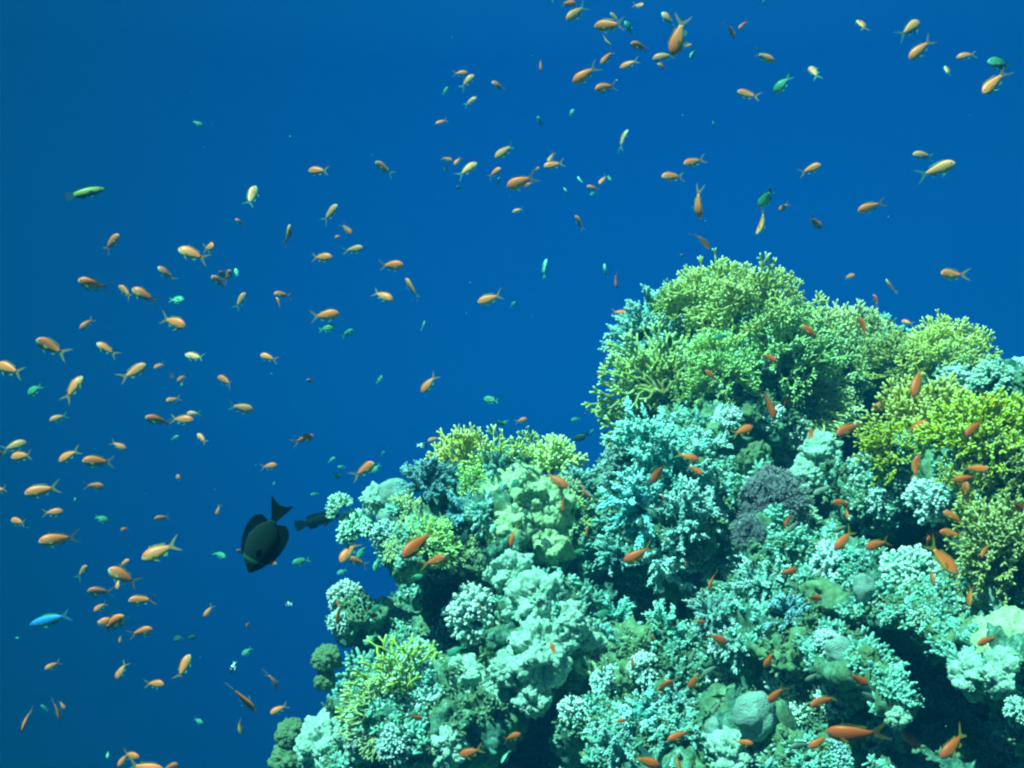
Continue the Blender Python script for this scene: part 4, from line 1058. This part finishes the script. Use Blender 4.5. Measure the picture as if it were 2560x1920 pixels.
# ---- the few large fish
SURG = fishset('surgeon', 0.0, BLACK, DARKF, DARKF, EYE)
def surgeon_skin():
    m, nt, b = mat_base('surgeon_skin', .9)
    tc = nt.nodes.new("ShaderNodeTexCoord"); sp = nt.nodes.new("ShaderNodeSeparateXYZ"); nt.links.new(tc.outputs["Object"], sp.inputs[0])
    wv = nt.nodes.new("ShaderNodeTexWave"); wv.bands_direction = 'X'; wv.inputs["Scale"].default_value = 9.0; wv.inputs["Distortion"].default_value = 1.2
    nt.links.new(tc.outputs["Object"], wv.inputs["Vector"])
    r = ramp_node(nt, [(0.35, (0.003, 0.010, 0.011)), (0.75, (0.008, 0.034, 0.026))]); nt.links.new(wv.outputs["Fac"], r.inputs[0])
    band = ramp_node(nt, [(0.0, (0, 0, 0)), (0.795, (0, 0, 0)), (0.815, (1, 1, 1)), (0.835, (1, 1, 1)), (0.855, (0, 0, 0)), (1.0, (0, 0, 0))])
    ad = nt.nodes.new("ShaderNodeMath"); ad.operation = 'ADD'; ad.inputs[1].default_value = .5; nt.links.new(sp.outputs["X"], ad.inputs[0]); nt.links.new(ad.outputs[0], band.inputs[0])
    c = mixc(nt, r.outputs[0], (0.016, 0.11, 0.075), band.outputs[0])
    nt.links.new(c, b.inputs["Base Color"]); return m
SK = surgeon_skin()
for key in ('body',): SURG[key].materials[0] = SK
FB = plain_mat('surgeon_fin', (0.002, 0.010, 0.012), .9)
for key in SURG:
    if 'fin' in key: SURG[key].materials[0] = FB
def big(nm, st, tile, hx, hy, tx, ty, L, s, label, cat, lim=None, y=None, parts=True, flip=False):
    x0, y0, sc = TILES[tile]; h = (x0 + hx * sc, y0 + hy * sc); t = (x0 + tx * sc, y0 + ty * sc)
    lp = math.hypot(h[0] - t[0], h[1] - t[1]); c = math.sqrt(1 - s * s)
    yy = y or FOC * L * c / lp; L = lp * yy / FOC / c
    a, b_ = at(*h, yy), at(*t, yy); d = a - b_; nn = math.hypot(d.x, d.z)
    o = place_fish(nm, st, (a + b_) / 2, orient(d.x / nn, d.z / nn, s, 0.0, flip, 'L' if flip else ''), L, parts, h, t, 'x', '', False)
    tag(o, label, cat)
    if st is SURG: o.scale.z *= .84
    return o
big('surgeonfish', SURG, 'S', 405, 1540, 985, 370, .13, .12, "large dark round surgeonfish nosing down in blue water beside the reef's left tip", 'fish', flip=True)
SLIM = fishset('wrasse', 0.0, BLACK, FB, FB, EYE)
big('surgeonfish', SLIM, 'S', 1900, 590, 1190, 760, .13, .25, "second dark fish, slimmer, half hidden behind the reef's white left tip", 'fish', y=4.1)
FUS = fishset('fusilier', 0.0, BLUE, BLUEG, BLUEF, EYE); FUS['tail_fin'].materials[0] = BLUEF
big('fusilier_fish', FUS, 'C', 180, 738, 475, 655, .17, .2, "bright blue slender fusilier with a yellow-green back heading left", 'fish')
WR = fishset('wrasse', 0.1, WRAS, WRASF, WRASF, EYE)
big('wrasse_fish', WR, 'A', 890, 520, 575, 600, .13, .25, "yellow-green wrasse with dark fins alone at the upper left", 'fish')

# ------------------------------------------------------------------ labels: each fish told apart by look, heading and what it is near
MARKS = [((560, 1160), "the big dark surgeonfish"), ((110, 1335), "the blue fusilier"), ((185, 410), "the yellow-green wrasse"), ((1590, 580), "the crown dome coral"), ((1462, 80), "the big top orange fish"),
 ((2030, 690), "the far right ridge coral"), ((1350, 820), "the net fire corals"), ((1000, 930), "the round crest fan"), ((1058, 643), "the plump mid-water fish"), ((1010, 360), "the thickset pale fish"),
 ((2140, 180), "the diving right-edge fish"), ((700, 680), "the plump left-centre fish"), ((0, 800), "the left edge"), ((130, 1580), "the lower left corner"), ((540, 420), "the rising pale fish"),
 ((345, 1190), "the golden long-tailed fish"), ((725, 1090), "the reef's white left tip"), ((930, 1165), "the table fire coral"), ((1100, 1080), "the yellow encrusted slope"), ((1030, 1320), "the round white cauliflower coral"), ((800, 1480), "the antler fire coral"),
 ((1400, 960), "the largest staghorn thicket"), ((1420, 1150), "the blue-grey staghorn wall"), ((1665, 1090), "the mauve tufted coral"), ((1600, 760), "the thicket under the crown"), ((1830, 920), "the dark recess"), ((2000, 950), "the right yellow shoulder"), ((1965, 1150), "the shoulder's dark hollow"),
 ((2165, 1190), "the lower right yellow bush"), ((1965, 1240), "the brightest white cauliflower coral"), ((2050, 1500), "the big black cave"), ((1625, 1560), "the grey ball coral"), ((1565, 1455), "the green-tipped cauliflower head"), ((1130, 1610), "the black bottom cave"), ((1380, 1570), "the coarse bottom staghorn"), ((1200, 1350), "the sunlit rubble slope"), ((1900, 1640), "the bottom edge below the cave"), ((625, 1610), "the olive pillar")]
def compass(dx, dy):
    a = math.degrees(math.atan2(-dy, dx)) % 360
    return ["right of", "upper-right of", "above", "upper-left of", "left of", "lower-left of", "below", "lower-right of"][int((a + 22.5) // 45) % 8]
def heading(dx, dy):
    a = math.degrees(math.atan2(-dy, dx)) % 360
    return ["right", "up-right", "up", "up-left", "left", "down-left", "down", "down-right"][int((a + 22.5) // 45) % 8]
ORD = ["nearest", "second nearest", "third nearest", "fourth nearest", "fifth nearest", "sixth nearest"]
desc = {}
for (o, h, t, k, ex, onreef) in FISH:
    if k == 'x': continue
    L = math.hypot(h[0] - t[0], h[1] - t[1]); cx, cy = (h[0] + t[0]) / 2 / K, (h[1] + t[1]) / 2 / K
    size = "tiny" if L < 26 else "small" if L < 42 else "large" if L > 82 else ""
    bestm = min(MARKS, key=lambda m: (m[0][0] - cx) ** 2 + (m[0][1] - cy) ** 2)
    d = math.hypot(bestm[0][0] - cx, bestm[0][1] - cy)
    rel = "at" if d < 34 else compass(cx - bestm[0][0], cy - bestm[0][1])
    colour = KIND[k][1]
    word = "fish"
    dr = heading(h[0] - t[0], h[1] - t[1])
    key = " ".join(x for x in (size, "curved" if ex else "", colour, word, "heading", dr, rel, bestm[1]) if x)
    desc.setdefault(key, []).append((d, o, k))
for key, rows in desc.items():
    rows.sort(key=lambda r: r[0])
    for i, (d, o, k) in enumerate(rows):
        lab = key if len(rows) == 1 else ORD[min(i, 5)] + " " + key
        tag(o, lab, "fish", GROUPS[k])

# ------------------------------------------------------------------ specks drifting in the water
def specks():
    g = np.random.default_rng(3); V, F = [], []
    for i in range(110):
        y = g.uniform(.8, 5.0); c = np.array(at(g.uniform(-200, 2760), g.uniform(-200, 2100), y)[:]); r_ = g.uniform(.0004, .0009)
        o_ = np.array([(1, 0, 0), (-1, 0, 0), (0, 1, 0), (0, -1, 0), (0, 0, 1), (0, 0, -1)]) * r_ * g.uniform(.6, 1.3, (6, 1)) + c
        b_ = 6 * i; V.append(o_); F += [(b_ + a, b_ + b2, b_ + d2) for a in (0, 1) for b2 in (2, 3) for d2 in (4, 5)]
    o = link("plankton", mesh_from("plankton", np.concatenate(V), [np.array(F)], WHITE)); o["kind"] = "stuff"
specks()

# ------------------------------------------------------------------ the water's own haze
def box(name, lo, hi, mat):
    V = [(x, y, z) for x in (lo[0], hi[0]) for y in (lo[1], hi[1]) for z in (lo[2], hi[2])]
    F = [(0, 1, 3, 2), (4, 6, 7, 5), (0, 4, 5, 1), (2, 3, 7, 6), (0, 2, 6, 4), (1, 5, 7, 3)]
    me = bpy.data.meshes.new(name); me.from_pydata(V, [], F); me.update(); me.materials.append(mat); return link(name, me)
zs = [ (o.matrix_basis @ Vector(c)).z for o in [ROCK] for c in o.bound_box ]
hm = bpy.data.materials.new("water_haze"); hm.use_nodes = True; hn = hm.node_tree
hn.nodes.remove(hn.nodes["Principled BSDF"])
pv = hn.nodes.new("ShaderNodeVolumePrincipled")
pv.inputs["Color"].default_value = (0.008, 0.35, 0.76, 1)
pv.inputs["Absorption Color"].default_value = (0.0, 0.0, 0.0, 1)
pv.inputs["Density"].default_value = 0.024
hn.links.new(pv.outputs[0], hn.nodes["Material Output"].inputs["Volume"])
hz = box("haze", (-9, -1.2, min(zs) - 1), (9, 9.2, 3.1), hm); hz["kind"] = "stuff"
